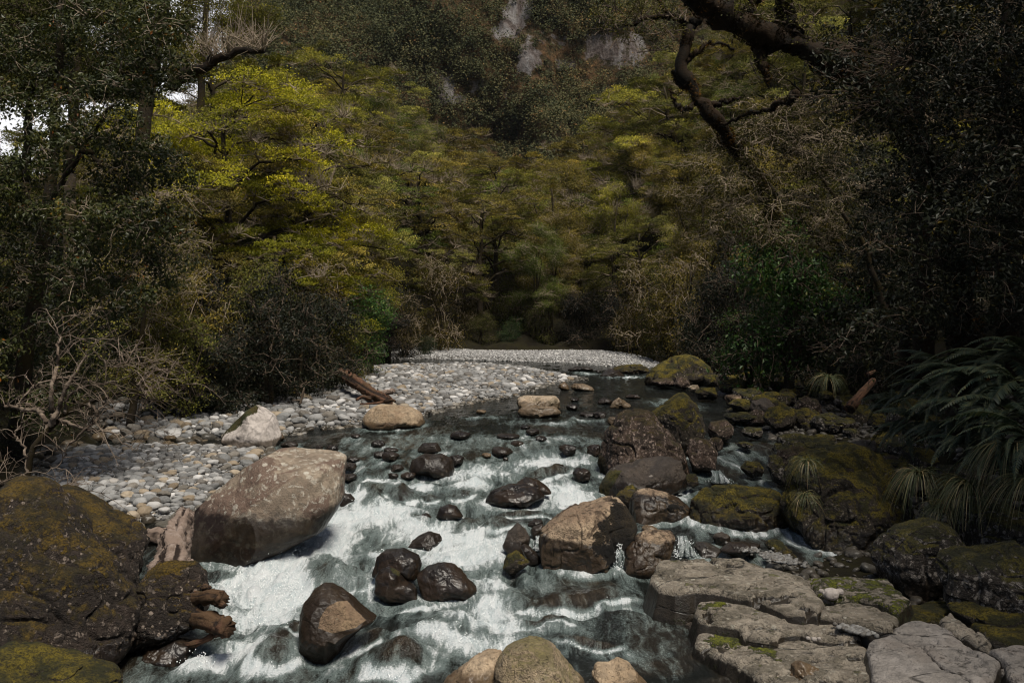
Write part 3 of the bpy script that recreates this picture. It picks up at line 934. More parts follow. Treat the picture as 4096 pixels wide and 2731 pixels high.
    B('big brown lichened boulder breaking the current at right of the rapids', [(2372, 1945), (2375, 1880), (2392, 1820), (2415, 1762), (2432, 1718), (2470, 1668), (2500, 1648), (2590, 1643), (2625, 1654), (2690, 1735), (2725, 1780), (2755, 1850), (2765, 1950), (2700, 1985), (2550, 1990), (2385, 1970)],
      'brown', y=22.9, dep=.75, p=2.5, lean=.35, rough=.08, seed=29, facets=8, mossf=lambda uv, v, q: np.clip(sdf(uv, [(2370, 1950), (2372, 1880), (2400, 1800), (2430, 1850), (2420, 1960)]) / 14 + .5, 0, 1) * .8)
    B('dark slab leaning against the front of the big brown boulder', [(2386, 1995), (2398, 1930), (2450, 1882), (2500, 1862), (2560, 1847), (2660, 1832), (2720, 1852), (2745, 1945), (2700, 1978), (2560, 1976), (2490, 1985), (2425, 2012)], 'umber', y=20.9, dep=.6, p=2.8, lean=.5, rough=.06, seed=30, facets=6, mossf=lambda uv, v, q: np.clip(sdf(uv, [(2380, 2000), (2390, 1930), (2440, 1880), (2490, 1880), (2440, 1960), (2430, 2010)]) / 12 + .5, 0, 1) * .8)
    B('dark rock filling the gap between the brown slab and the flat-topped tan rock', [(2455, 2005), (2475, 1962), (2530, 1943), (2562, 1968), (2550, 2030), (2500, 2050)], 'moss', y=20.0, seed=31, rough=.08)
    B('flat-topped tan rock with a greenish sloping face', [(2520, 2050), (2528, 1997), (2553, 1970), (2600, 1963), (2665, 1977), (2725, 2002), (2764, 2032), (2750, 2090), (2625, 2100), (2538, 2096)], 'tanlichen', y=19.4, dep=.7, p=3, lean=.6, rough=.05, seed=32, mossf=lambda uv, v, q: np.clip(sdf(uv, [(2640, 2040), (2660, 1990), (2750, 2020), (2755, 2050)]) / 24 + .35, 0, .52))
    B('large tan pitted boulder with a mossy right half in painted shade', [(2156, 2198), (2163, 2132), (2213, 2092), (2290, 2042), (2380, 2022), (2420, 2003), (2465, 1998), (2500, 2022), (2527, 2062), (2552, 2112), (2552, 2145), (2490, 2185), (2450, 2240), (2440, 2270), (2300, 2265), (2165, 2245)],
      'tanlichen', dep=.75, p=2.6, lean=.4, rough=.05, seed=33, facets=6, wetband=.35, mossf=lambda uv, v, q: np.clip(sdf(uv, [(2380, 2130), (2420, 2060), (2460, 1990), (2560, 2060), (2570, 2200), (2440, 2280), (2360, 2200)]) / 50 + .55, 0, 1) * .8)  # dark right half: moss, and the unlit side put into its colour
    B('dark rock with a tan top beside the small waterfall', [(2490, 2270), (2500, 2187), (2540, 2152), (2590, 2132), (2640, 2128), (2690, 2132), (2702, 2152), (2690, 2207), (2650, 2245), (2620, 2276), (2550, 2282)], 'tanlichen', dep=.7, p=2.6, lean=.4, rough=.06, seed=34, wetband=.3)
    B('brown egg-shaped rock left of the large tan pitted boulder', [(2010, 2182), (2030, 2132), (2070, 2093), (2097, 2112), (2125, 2157), (2102, 2209), (2040, 2210)], 'umber', seed=35, p=2.2, wetband=.1)
    B('small brown rock touching the upper left of the tan pitted boulder', [(2120, 2127), (2135, 2105), (2170, 2095), (2184, 2115), (2165, 2147), (2125, 2148)], 'umber', seed=36)
    B('smallest brown rock above the egg-shaped one', [(2110, 2097), (2140, 2075), (2172, 2082), (2170, 2102), (2130, 2110)], 'umber', seed=37)
    B('orange-mossed rock at the water under the egg-shaped one', [(2010, 2267), (2025, 2222), (2065, 2204), (2097, 2225), (2122, 2249), (2080, 2279), (2045, 2288)], 'moss', seed=38, wetband=.0)
    B('leaning brown stone between the egg-shaped rock and the tan boulder', [(2081, 2190), (2097, 2178), (2122, 2190), (2162, 2225), (2162, 2247), (2120, 2249), (2090, 2217)], 'umber', seed=39)
    B('broad golden-mossed boulder beside the right side pool', [(2748, 2060), (2768, 2012), (2825, 1972), (2885, 1951), (2950, 1944), (3050, 1962), (3128, 1979), (3140, 2090), (3100, 2140), (3000, 2165), (2850, 2150), (2762, 2120)], 'moss', y=18.9, dep=.8, p=2.4, lean=.4, rough=.06, seed=90, facets=7, mossf=lambda uv, v, q: sstep(-.1, .5, q[:, 2]) * .5)
    B('huge golden-mossed boulder crowned by grass tufts', [(3120, 2110), (3132, 1955), (3150, 1880), (3200, 1822), (3280, 1812), (3360, 1805), (3440, 1774), (3500, 1782), (3545, 1828), (3605, 1890), (3655, 1960), (3668, 2090), (3570, 2200), (3500, 2270), (3300, 2268), (3170, 2205)],
      'moss', y=17.8, dep=.8, p=2.4, lean=.3, rough=.08, seed=91, facets=9, mossf=lambda uv, v, q: np.maximum(sstep(.25, .7, q[:, 2]) * .55, np.clip(sdf(uv, [(3120, 2110), (3140, 1900), (3200, 1870), (3230, 1960), (3180, 2150)]) / 30 + .4, 0, .6)))
    B('round grey lichened boulder on the slabs below the huge mossy one', [(3484, 2242), (3520, 2177), (3595, 2122), (3670, 2087), (3745, 2081), (3812, 2102), (3857, 2177), (3862, 2230), (3800, 2305), (3720, 2352), (3620, 2366), (3528, 2314)], 'mossgrey', y=14.9, dep=.8, p=2.2, lean=.15, rough=.05, seed=92)
    B('grey mossy boulder with a bare white patch at the right edge, uppermost of three', [(3848, 2087), (3865, 2042), (3895, 2014), (3970, 2011), (4096, 2035), (4220, 2100), (4180, 2195), (3995, 2200), (3860, 2170)], 'mossgrey', y=15.6, dep=.8, lean=.3, rough=.06, seed=93, foam=False)
    B('big round lichened boulder at the right edge above the grey slabs', [(3763, 2262), (3780, 2222), (3845, 2193), (3960, 2189), (4096, 2185), (4220, 2210), (4260, 2350), (4200, 2470), (4000, 2440), (3850, 2432), (3798, 2402), (3778, 2330)], 'mossgrey', y=13.4, dep=.8, p=2.3, lean=.15, rough=.05, seed=94, foam=False)
    B('dark shaded boulder under the big round lichened one at the right edge', [(3785, 2430), (3900, 2400), (4096, 2380), (4250, 2400), (4260, 2570), (4096, 2580), (3950, 2565), (3850, 2505)], 'moss', y=13.0, dep=.7, lean=.1, rough=.06, seed=95, foam=False)
    B('small bright-mossed boulder at the foot of the huge mossy one', [(3065, 2180), (3075, 2165), (3125, 2164), (3165, 2195), (3200, 2230), (3180, 2260), (3120, 2245), (3080, 2215)], 'moss', y=16.2, seed=96, dep=.7, foam=False, mossf=lambda uv, v, q: q[:, 0] * 0 + .5)
    B('smooth green-brown stone sitting in the right side pool', [(2852, 2150), (2862, 2136), (2890, 2128), (2920, 2140), (2925, 2165), (2900, 2178), (2860, 2172)], 'umber', seed=97, wetband=0)
    B('flat grey rock under the little falls of the side pool', [(2770, 2190), (2790, 2172), (2840, 2178), (2890, 2200), (2870, 2220), (2800, 2222)], 'slabgrey', seed=98, lean=.8)
    B('low brown stone at the right end of the side pool', [(2880, 2200), (2920, 2172), (2980, 2168), (3040, 2178), (3030, 2210), (2960, 2222)], 'umber', seed=99, dz=.1)
    B('pale stone lying at the outlet of the side pool', [(2565, 2112), (2580, 2100), (2610, 2103), (2630, 2115), (2610, 2126), (2575, 2124)], 'tan', seed=101)
    # bedrock ledges, lower right: nearly level slabs stepping down to the water
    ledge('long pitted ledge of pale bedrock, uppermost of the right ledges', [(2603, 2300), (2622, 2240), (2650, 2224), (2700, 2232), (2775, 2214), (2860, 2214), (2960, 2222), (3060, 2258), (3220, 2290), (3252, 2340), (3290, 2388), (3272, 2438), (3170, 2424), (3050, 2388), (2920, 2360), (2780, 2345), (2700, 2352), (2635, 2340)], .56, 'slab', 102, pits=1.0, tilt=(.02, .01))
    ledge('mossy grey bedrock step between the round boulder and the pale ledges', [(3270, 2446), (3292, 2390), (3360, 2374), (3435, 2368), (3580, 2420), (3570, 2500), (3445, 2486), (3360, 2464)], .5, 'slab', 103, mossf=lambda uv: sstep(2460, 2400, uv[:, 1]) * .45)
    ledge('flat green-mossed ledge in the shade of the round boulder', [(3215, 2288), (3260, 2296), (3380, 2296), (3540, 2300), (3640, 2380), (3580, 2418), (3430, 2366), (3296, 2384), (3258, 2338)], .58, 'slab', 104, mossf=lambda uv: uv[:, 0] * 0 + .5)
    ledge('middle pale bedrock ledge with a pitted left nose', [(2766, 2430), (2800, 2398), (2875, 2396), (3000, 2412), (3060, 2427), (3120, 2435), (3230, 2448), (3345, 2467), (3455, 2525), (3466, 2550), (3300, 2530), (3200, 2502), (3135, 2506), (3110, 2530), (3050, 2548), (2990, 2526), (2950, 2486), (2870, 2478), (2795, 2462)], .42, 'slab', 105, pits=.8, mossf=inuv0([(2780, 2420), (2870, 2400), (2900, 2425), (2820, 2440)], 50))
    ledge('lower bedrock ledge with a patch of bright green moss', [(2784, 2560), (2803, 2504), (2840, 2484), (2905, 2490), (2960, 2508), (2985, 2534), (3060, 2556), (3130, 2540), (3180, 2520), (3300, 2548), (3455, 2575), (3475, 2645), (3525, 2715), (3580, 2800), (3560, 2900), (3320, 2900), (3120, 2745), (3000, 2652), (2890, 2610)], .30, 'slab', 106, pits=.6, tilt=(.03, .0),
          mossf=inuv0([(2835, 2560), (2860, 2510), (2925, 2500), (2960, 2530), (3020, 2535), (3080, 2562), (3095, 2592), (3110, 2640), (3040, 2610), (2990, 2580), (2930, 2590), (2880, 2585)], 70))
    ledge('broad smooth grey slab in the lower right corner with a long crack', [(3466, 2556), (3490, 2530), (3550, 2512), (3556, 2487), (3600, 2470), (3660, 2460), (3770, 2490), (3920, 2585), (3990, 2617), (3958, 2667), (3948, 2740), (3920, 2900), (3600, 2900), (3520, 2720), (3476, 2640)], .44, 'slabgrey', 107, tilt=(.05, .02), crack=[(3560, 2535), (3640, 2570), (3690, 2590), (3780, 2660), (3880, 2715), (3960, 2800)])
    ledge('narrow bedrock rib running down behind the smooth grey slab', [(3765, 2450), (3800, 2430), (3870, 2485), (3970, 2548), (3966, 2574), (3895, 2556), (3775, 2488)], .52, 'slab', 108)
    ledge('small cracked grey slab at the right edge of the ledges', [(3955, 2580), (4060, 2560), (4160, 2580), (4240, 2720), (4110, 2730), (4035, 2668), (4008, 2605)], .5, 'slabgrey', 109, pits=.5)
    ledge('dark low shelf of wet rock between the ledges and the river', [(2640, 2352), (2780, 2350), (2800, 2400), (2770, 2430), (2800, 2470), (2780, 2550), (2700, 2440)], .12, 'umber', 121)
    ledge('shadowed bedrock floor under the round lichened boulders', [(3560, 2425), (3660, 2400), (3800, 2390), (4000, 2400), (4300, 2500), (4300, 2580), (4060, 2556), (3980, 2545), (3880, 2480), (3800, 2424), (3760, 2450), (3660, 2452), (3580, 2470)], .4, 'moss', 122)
    B('blue-grey wet stone in the dark puddle beside the grey slabs', [(3985, 2720), (4000, 2685), (4040, 2670), (4070, 2700), (4060, 2745), (4010, 2750)], 'slabgrey', y=11.2, dep=.7, seed=110, foam=False)
    B('rounded tan stone bedded in the lowest ledge', [(3160, 2700), (3172, 2665), (3205, 2650), (3280, 2678), (3310, 2750), (3250, 2790), (3180, 2770)], 'tan', y=11.4, dep=.7, seed=111, foam=False)
    for i, (u, v, s) in enumerate([(3325, 2372, 34), (3358, 2364, 18), (3286, 2362, 12), (3300, 2372, 12), (3232, 2550, 10), (3256, 2554, 13), (3276, 2552, 9)]):
        B('white rounded pebble in the little group resting on the bedrock ledges', box(u - s, v - s * .62, u + s, v + s * .62, seed=i + 500, n=10, jag=.06), 'white', 'pebble', 'pebble', y=((H - (.60 if i < 4 else .45)) * F / (v - V0)), seed=i + 500, facets=0, rough=.03, lv=3, foam=False, wetband=-2, group='white pebbles resting on the ledges')
    # foreground
    B('greenish speckled boulder rising from the bottom edge', [(1975, 2700), (1998, 2642), (2018, 2612), (2060, 2592), (2115, 2573), (2165, 2578), (2240, 2616), (2300, 2661), (2352, 2717), (2400, 2800), (2200, 2860), (1950, 2850)], 'green', y=11.0, dep=.75, p=2.3, lean=.3, rough=.04, seed=112, facets=3)
    B('tan boulder at the bottom edge, left of the greenish one', [(1740, 2775), (1788, 2715), (1825, 2687), (1890, 2650), (1950, 2620), (2008, 2620), (2030, 2655), (2010, 2770), (1900, 2830)], 'tan', y=11.25, dep=.75, lean=.4, rough=.05, seed=113)
    B('small tan boulder at the bottom edge, right of the greenish one', [(2365, 2700), (2388, 2662), (2440, 2662), (2475, 2641), (2520, 2661), (2562, 2707), (2615, 2755), (2550, 2810), (2420, 2790)], 'tan', y=11.1, dep=.75, lean=.3, rough=.05, seed=114)
    # rocks in the rapids
    B('wet black boulder with a dry tan patch, nearest large rock in the rapids', [(1198, 2490), (1209, 2422), (1240, 2380), (1282, 2350), (1320, 2353), (1380, 2386), (1440, 2427), (1525, 2480), (1470, 2503), (1400, 2545), (1350, 2578), (1320, 2630), (1260, 2625), (1207, 2570)], 'darkdry', dep=.75, p=2.3, lean=.3, rough=.045, seed=115, facets=4, allwet=1,
      dryf=inuv([(1272, 2510), (1285, 2460), (1310, 2425), (1350, 2404), (1390, 2402), (1415, 2430), (1440, 2455), (1465, 2478), (1420, 2510), (1330, 2532)], 10))
    B('upper black rock of the wet cluster in mid rapids', [(1488, 2295), (1508, 2232), (1540, 2206), (1610, 2198), (1675, 2227), (1692, 2257), (1665, 2300), (1550, 2305)], 'dark', seed=116, rough=.06, lean=.3, y=15.2, allwet=1)
    B('left black rock of the wet cluster with a mossy crown', [(1499, 2357), (1499, 2307), (1525, 2277), (1560, 2266), (1597, 2290), (1627, 2327), (1667, 2347), (1672, 2385), (1540, 2391)], 'dark', seed=117, rough=.05, dep=.8, allwet=1, mossf=lambda uv, v, q: np.clip(sdf(uv, [(1555, 2265), (1600, 2275), (1598, 2305), (1570, 2290)]) / 8 + .4, 0, .7))
    B('right black rock of the wet cluster, long and sloping', [(1660, 2300), (1700, 2266), (1745, 2256), (1810, 2275), (1870, 2315), (1918, 2347), (1892, 2375), (1800, 2386), (1690, 2378)], 'dark', seed=118, rough=.07, dep=.6, lean=.4, allwet=1)
    B('brown fin of rock just upstream of the wet black cluster', [(1620, 2185), (1665, 2152), (1710, 2133), (1760, 2140), (1772, 2167), (1740, 2194), (1675, 2200)], 'umber', seed=119, lean=.5, allwet=1)
    B('smooth black dome standing alone in the white water', [(1744, 2064), (1758, 2030), (1795, 2018), (1825, 2026), (1854, 2062), (1800, 2073)], 'dark', seed=120, facets=0, rough=.03, p=2.1)
    B('glossy black rock with rippled top, front one of a pair in the rapids', [(1938, 2003), (1968, 1965), (2050, 1942), (2110, 1938), (2155, 1953), (2189, 1985), (2125, 2008), (2060, 2028), (1980, 2018)], 'dark', seed=121, rough=.08, lean=.5, allwet=1)
    B('black hump behind the rippled glossy rock', [(2068, 1932), (2100, 1909), (2150, 1918), (2214, 1966), (2175, 1973), (2090, 1955)], 'dark', seed=122, rough=.05, y=20.4, allwet=1)
    B('large dark brown hump in the upper rapids', [(1613, 1882), (1640, 1845), (1700, 1816), (1760, 1814), (1805, 1840), (1819, 1877), (1800, 1903), (1700, 1898), (1620, 1893)], 'umber', seed=123, rough=.05, dep=.7, lean=.2, allwet=.6)
    B('smooth brown stone above the large dark hump', [(1668, 1802), (1688, 1772), (1750, 1771), (1768, 1804), (1700, 1808)], 'umber', seed=124, facets=2, rough=.03, allwet=.5)
    mid = [((1553, 1856, 1620, 1888), 'umber', 'left of the large dark hump'), ((1603, 1889, 1672, 1914), 'dark', 'in front of the large dark hump'), ((1478, 1759, 1542, 1788), 'dark', 'alone below the pool riffle'), ((1298, 1780, 1358, 1815), 'dark', 'behind the lichened boulder'),
           ((1523, 1807, 1598, 1840), 'umber', 'pointed, upper left of the large dark hump'), ((1493, 1804, 1546, 1830), 'umber', 'left of the pointed stone'), ((1798, 1725, 1888, 1756), 'dark', 'under the double cream rock'), ((1785, 1818, 1858, 1862), 'umber', 'touching the right of the large dark hump'),
           ((1384, 1828, 1442, 1848), 'dark', 'by the right shoulder of the lichened boulder'), ((1534, 1789, 1596, 1808), 'umber', 'low above the pointed stone'), ((1364, 1892, 1432, 1922), 'umber', 'right of the lichened boulder'), ((2288, 1872, 2364, 1926), 'dark', 'rounded, washed over near the big brown boulder'),
           ((2344, 1778, 2408, 1826), 'dark', 'against the left foot of the big brown boulder'), ((2236, 1776, 2306, 1816), 'dark', 'drowned left of the big brown boulder'), ((2038, 1763, 2098, 1786), 'dark', 'small in the upper riffle'), ((2102, 1714, 2162, 1738), 'umber', 'in the upper riffle below the double cream rock'),
           ((2078, 1700, 2124, 1718), 'dark', 'black, right below the double cream rock'), ((2312, 1648, 2398, 1668), 'umber', 'flat, right of the double cream rock'), ((2264, 1616, 2312, 1640), 'dark', 'black, between cream rocks'), ((1922, 1810, 1968, 1832), 'tan', 'yellowish, in the upper rapids'),
           ((1960, 1786, 2054, 1824), 'umber', 'streaming, right of the yellowish stone'), ((2010, 1828, 2034, 1844), 'umber', 'tiny, below the yellowish stone'), ((2136, 1742, 2190, 1766), 'dark', 'low, nearest the riffle crest'), ((1370, 1848, 1430, 1882), 'umber', 'pinkish, by the lichened boulder'),
           ((1400, 1735, 1444, 1752), 'umber', 'low, in the pool tail'), ((1260, 1780, 1292, 1800), 'umber', 'beside the pale smooth boulder outlet'), ((1122, 1764, 1196, 1790), 'umber', 'right of the tawny leaning stone'), ((1900, 1638, 1950, 1656), 'tan', 'reddish, alone in the upper pool'),
           ((1980, 1734, 2082, 1756), 'umber', 'long and low in the upper riffle'), ((1676, 2052, 1726, 2084), 'umber', 'brown, left of the smooth black dome'), ((1550, 1890, 1594, 1914), 'umber', 'low, left of the front stone'), ((2280, 1590, 2320, 1608), 'dark', 'low, by the upstream riffle'),
           ((2366, 1646, 2432, 1674), 'umber', 'by the chute left of the peaked rock'), ((2428, 1664, 2476, 1700), 'sun', 'cream, at the top of the big brown boulder'), ((2380, 1478, 2404, 1494), 'dark', 'tiny, in the far channel')]
    for i, (bx, mt, w) in enumerate(mid):
        cw = {'umber': 'wet brown stone ', 'dark': 'wet dark stone ', 'tan': 'tan stone ', 'sun': 'pale stone '}[mt]
        B(cw + w, box(*bx, seed=i + 200, n=9, jag=.14), mt, 'stone', 'river_rock', seed=i + 200, dep=.85, lean=.3, rough=.09, facets=9, allwet=.7 if mt != 'sun' else 0, group='stones breaking the rapids')
# ------------------------------------------------------------------ water
FOAMS = [(1150, 2330, 300, 110, 1.1), (930, 2310, 160, 50, 1.0), (1010, 2440, 220, 80, 1.0), (1130, 2250, 220, 60, 1), (1320, 2170, 150, 70, 1.1), (1470, 2085, 230, 50, 1), (1720, 2115, 220, 55, .85), (1900, 2210, 200, 70, .9), (1960, 2330, 120, 60, .7),
         (1990, 2420, 130, 60, .9), (2000, 2480, 320, 45, .85), (1850, 2560, 330, 45, .85), (1560, 2450, 130, 16, .95), (1500, 1960, 180, 50, .8), (1900, 1880, 250, 45, .75), (2200, 1850, 170, 45, .85), (2260, 1990, 120, 70, 1), (2050, 2060, 120, 40, .4), (1640, 1945, 200, 30, .75),
         (1900, 1945, 160, 35, .8), (2150, 1765, 260, 20, .5), (1640, 1745, 160, 10, .4), (2200, 1690, 130, 12, .6), (2350, 1680, 60, 8, .7), (1760, 1800, 90, 14, .5), (2480, 1507, 100, 8, .95), (2350, 1490, 50, 6, .6), (2640, 1615, 60, 10, .5), (2830, 1640, 60, 14, .3), (1900, 1668, 100, 6, .5),
         (840, 2650, 200, 70, .75), (700, 2720, 130, 50, .9), (1330, 2690, 70, 50, .55), (1720, 2640, 170, 40, .6), (2420, 2295, 110, 12, .8), (2300, 2442, 230, 14, .75), (1000, 2560, 130, 60, .5), (1760, 2690, 120, 40, .55), (2450, 2570, 200, 12, .25), (620, 2240, 60, 40, .8), (1080, 2200, 120, 20, .8),
         (1420, 2030, 90, 20, .9), (2940, 1850, 70, 30, .45), (2720, 1958, 60, 10, .9), (1560, 2200, 120, 30, .9), (1840, 2150, 120, 40, .9), (1380, 1890, 60, 20, .6), (2110, 1850, 120, 30, .6), (1240, 2390, 90, 40, .9), (1600, 2330, 70, 14, .5), (1750, 1985, 480, 130, .34), (1400, 2260, 420, 150, .4), (2150, 1900, 260, 90, .36), (1750, 2450, 380, 150, .3), (1000, 2600, 330, 150, .38), (2300, 2450, 330, 130, .1), (1900, 1760, 420, 40, .25)]
HUMPS = [(1300, 2300, 130, 50, .22), (1590, 2680, 130, 70, .3), (1060, 2640, 120, 90, .18), (1450, 2610, 60, 50, .14), (1590, 1998, 55, 30, .25), (1480, 2010, 40, 45, .18), (2300, 2400, 180, 30, .1), (1420, 1985, 30, 25, .1), (1700, 1995, 40, 16, .12), (1840, 1990, 50, 22, .14), (2190, 2470, 90, 20, .08),
         (2350, 2545, 120, 16, .1), (1150, 2530, 60, 40, .12), (1850, 2100, 60, 26, .12), (2240, 1900, 60, 22, .14), (1640, 2090, 60, 16, .08), (1980, 2120, 70, 22, .12), (2080, 2080, 80, 16, .1)]


def ell(u, v, ru, rv):
    c = GW(u, v)
    a = GW(u, v - rv)
    b = GW(u, v + rv)
    return c[0], c[1], ru * c[1] / F, abs(a[1] - b[1]) / 2


def water_fields(X, Y):
    foam = np.zeros(X.shape)
    turb = np.zeros(X.shape)
    dz = np.zeros(X.shape)
    wx = X + .35 * fbm(p3(X, Y * .6) * .8, 3, 61)
    wy = Y + .5 * fbm(p3(X, Y * .6) * .8, 3, 71)
    for u, v, ru, rv, s in FOAMS:
        cx, cy, rx, ry = ell(u, v, ru, rv)
        d = ((wx - cx) / rx) ** 2 + ((wy - cy) / ry) ** 2
        k = np.exp(-d * .9)
        foam = np.maximum(foam, s * k)
        turb = np.maximum(turb, min(1, s) * np.exp(-d * .45))
    shoal = np.zeros(X.shape)
    for u, v, ru, rv, h in HUMPS:
        cx, cy, rx, ry = ell(u, v, ru, rv)
        d = ((wx - cx) / rx) ** 2 + ((wy - cy) / ry) ** 2
        k = np.exp(-d * 1.1)
        dz = dz + h * k
        foam = foam * (1 - .8 * k)
        shoal = np.maximum(shoal, k)
        # white water where the hump drops off downstream
        ring = np.exp(-((np.sqrt(d) - 1.15) / .25) ** 2) * np.clip((cy - wy) / ry + .3, 0, 1)
        foam = np.maximum(foam, .75 * ring)
    rap = sstep(33, 27, Y) * sstep(-7.5, -4.5, X + (Y - 12) * .0)
    for x, y, rx, ry, top in ROCKS:
        m = (np.abs(X - x) < rx + 2.2) & (Y < y + ry + 1.5) & (Y > y - ry - 3.2)
        if not m.any():
            continue
        xx, yy = X[m], Y[m]
        d = np.hypot((xx - x) / max(rx, .1), (yy - y) / max(ry, .1)) - 1
        d = d * min(rx, ry)
        e = rap[m] * .8 + .12
        k = np.exp(-(np.maximum(d, 0) / .16) ** 2) * e * .55 * np.clip(rx / .4, .3, 1)
        foam[m] = np.maximum(foam[m], k)
        # pillow upstream, wake downstream
        up = np.exp(-(((xx - x) / (rx * .9)) ** 2 + ((yy - y - ry * 1.1) / .35) ** 2)) * .1 * e
        dn = np.exp(-(((xx - x) / (rx * .8)) ** 2 + ((yy - y + ry * 1.4) / .5) ** 2)) * -.09 * e
        dz[m] += up + dn
        t = (y - yy) / 2.2
        wk = np.exp(-((np.abs(xx - x) - rx * .9 - .15 * t) / .18) ** 2) * np.clip(1 - t, 0, 1) * (t > 0) * e * .5
        foam[m] = np.maximum(foam[m], wk)
        turb[m] = np.maximum(turb[m], k * .7)
    base = .12 * rap + .05
    t = np.maximum(turb, base)
    n1 = fbm(p3(wx * 1.0, wy * .8), 4, 11)
    n2 = fbm(p3(wx * 3.2, wy * 2.2), 4, 21)
    n3 = fbm(p3(X * 11, Y * 7), 3, 31)
    rg = 1 - np.abs(vnoise(p3(wx * 2.0, wy * 2.6), 41))
    dz = dz + t * (.12 * n1 + .065 * n2 + .016 * n3 + .13 * (rg - .6)) + .006 * fbm(p3(X * 2.2, Y * 5), 3, 51)
    deep = 1 - rap
    shoal = np.maximum(shoal * .9, .55 * rap * (1 - np.clip(foam, 0, 1)) * sstep(-.3, .5, n1))
    foam = foam + .10 * rap + .12 * rap * n1 * .5
    return dz, np.clip(foam, 0, 1.3), np.clip(shoal, 0, 1)


def build_water():
    rows = []
    v = 2860.0
    while v > 1420:
        rows.append(GW(2048, v)[1])
        v -= 3.6 if v > 1600 else 2.2
    ys = np.array(rows)
    us = np.arange(-350, 4200, 6.5)
    Y = np.repeat(ys[:, None], len(us), 1)
    X = (us[None, :] - U0) / F * Y
    dz, foam, shoal = water_fields(X, Y)
    Z = zw(Y) + dz
    me = mesh('river_water', np.stack([X, Y, Z], -1).reshape(-1, 3), gridfaces(len(us), len(ys)), M['water'], True, {'foam': foam.ravel(), 'shoal': shoal.ravel()})
    tag(ob('river_water', me), 'white-water rapids and dark pools of the stony river', 'river', kind='structure')
    # flying drops where the water is whitest
    rng = R(5)
    w = np.clip(foam - .75, 0, 1) * (Y < 24)
    w = (w * Y / (len(us))).ravel()
    idx = rng.choice(len(w), 2600, p=w / w.sum())
    C = np.stack([X.ravel()[idx], Y.ravel()[idx], Z.ravel()[idx]], -1)
    C[:, 2] += rng.exponential(.035, len(C))
    C[:, :2] += rng.normal(size=(len(C), 2)) * .05
    # small waterfalls between the right hand rocks
    falls = []
    for (u0, v0, u1, v1, n, sp) in [(2478, 2170, 2470, 2275, 500, 17), (2740, 2165, 2745, 2225, 260, 30), (2150, 2165, 2146, 2200, 160, 10), (2870, 1900, 2880, 1930, 160, 26), (2700, 2205, 2715, 2230, 80, 16)]:
        t = rng.uniform(0, 1, n)
        y0 = GW(u1, v1)[1]
        uu = u0 + (u1 - u0) * t + rng.normal(size=n) * sp * (.4 + .6 * t)
        vv = v0 + (v1 - v0) * t
        falls.append(np.stack([(uu - U0) / F * y0, np.full(n, y0) + rng.normal(size=n) * .05 + (1 - t) * .12, H - (vv - V0) / F * y0], -1))
    C = np.concatenate([C] + falls)
    d, Fc = ico(1)
    r = rng.uniform(.003, .009, len(C))
    V = (C[:, None, :] + d[None] * r[:, None, None] * np.array([1, 1, 1.4])).reshape(-1, 3)
    Ff = (np.arange(len(C))[:, None, None] * len(d) + Fc[None]).reshape(-1, 3)
    me = mesh('spray', V, Ff, M['spray'])
    tag(ob('spray', me), 'white drops of spray thrown up over the rapids', 'spray', kind='stuff')
    # thin falling sheets
    sh = []
    for (u0, v0, u1, v1, w0, w1) in [(2482, 2160, 2472, 2272, 12, 28), (2738, 2160, 2742, 2225, 20, 34), (2872, 1893, 2882, 1932, 20, 34), (2152, 2162, 2148, 2200, 6, 9)]:
        y0 = GW(u1, v1)[1]
        nn, mm = 14, 12
        t = np.linspace(0, 1, nn)[:, None]
        s = np.linspace(-1, 1, mm)[None, :]
        uu = u0 + (u1 - u0) * t + s * (w0 + (w1 - w0) * t)
        vv = v0 + (v1 - v0) * (t ** 1.3) + 0 * s
        yy = y0 + .28 * (1 - t) ** 2 + .05 * np.sin(s * 9 + t * 4) - .04 * (1 - s * s)
        Xs = (uu - U0) / F * y0
        Zs = H - (vv - V0) / F * y0 + 0 * s
        sh.append((np.stack([Xs, yy + 0 * Xs, Zs], -1).reshape(-1, 3), gridfaces(mm, nn)))
    for i, (V, Fc) in enumerate(sh):
        me = mesh('small_waterfall', V, Fc, M['water'], True, {'foam': np.full(len(V), .62), 'shoal': np.zeros(len(V))})
        sm = ob('small_waterfall', me)
        md = sm.modifiers.new('thickness', 'SOLIDIFY')
        md.thickness = .03
        tag(sm, ['thin white waterfall between the tan pitted boulder and the tan-topped rock', 'little fall spilling from the right side pool', 'short cascade in the shaded side channel', 'trickle falling left of the tan pitted boulder'][i], 'waterfall')


# ------------------------------------------------------------------ cobbles
def cobble_mesh(seed, lv, mat):
    d, Fc = ico(lv)
    r = R(seed)
    V = d.copy()
    k = r.uniform(2.1, 2.8)
    V *= ((np.abs(V) ** k).sum(1) ** (-1 / k))[:, None]
    for _ in range(4):
        n = r.normal(size=3)
        n /= np.linalg.norm(n)
        e = np.maximum(V @ n - r.uniform(.7, .9), 0)
        V -= e[:, None] * n * .8
    V += d * (fbm(V * 1.3 + seed * 3.1, 3, seed) * .11)[:, None]
    V *= np.array([1, r.uniform(.68, .9), r.uniform(.5, .68)])
    return V, Fc


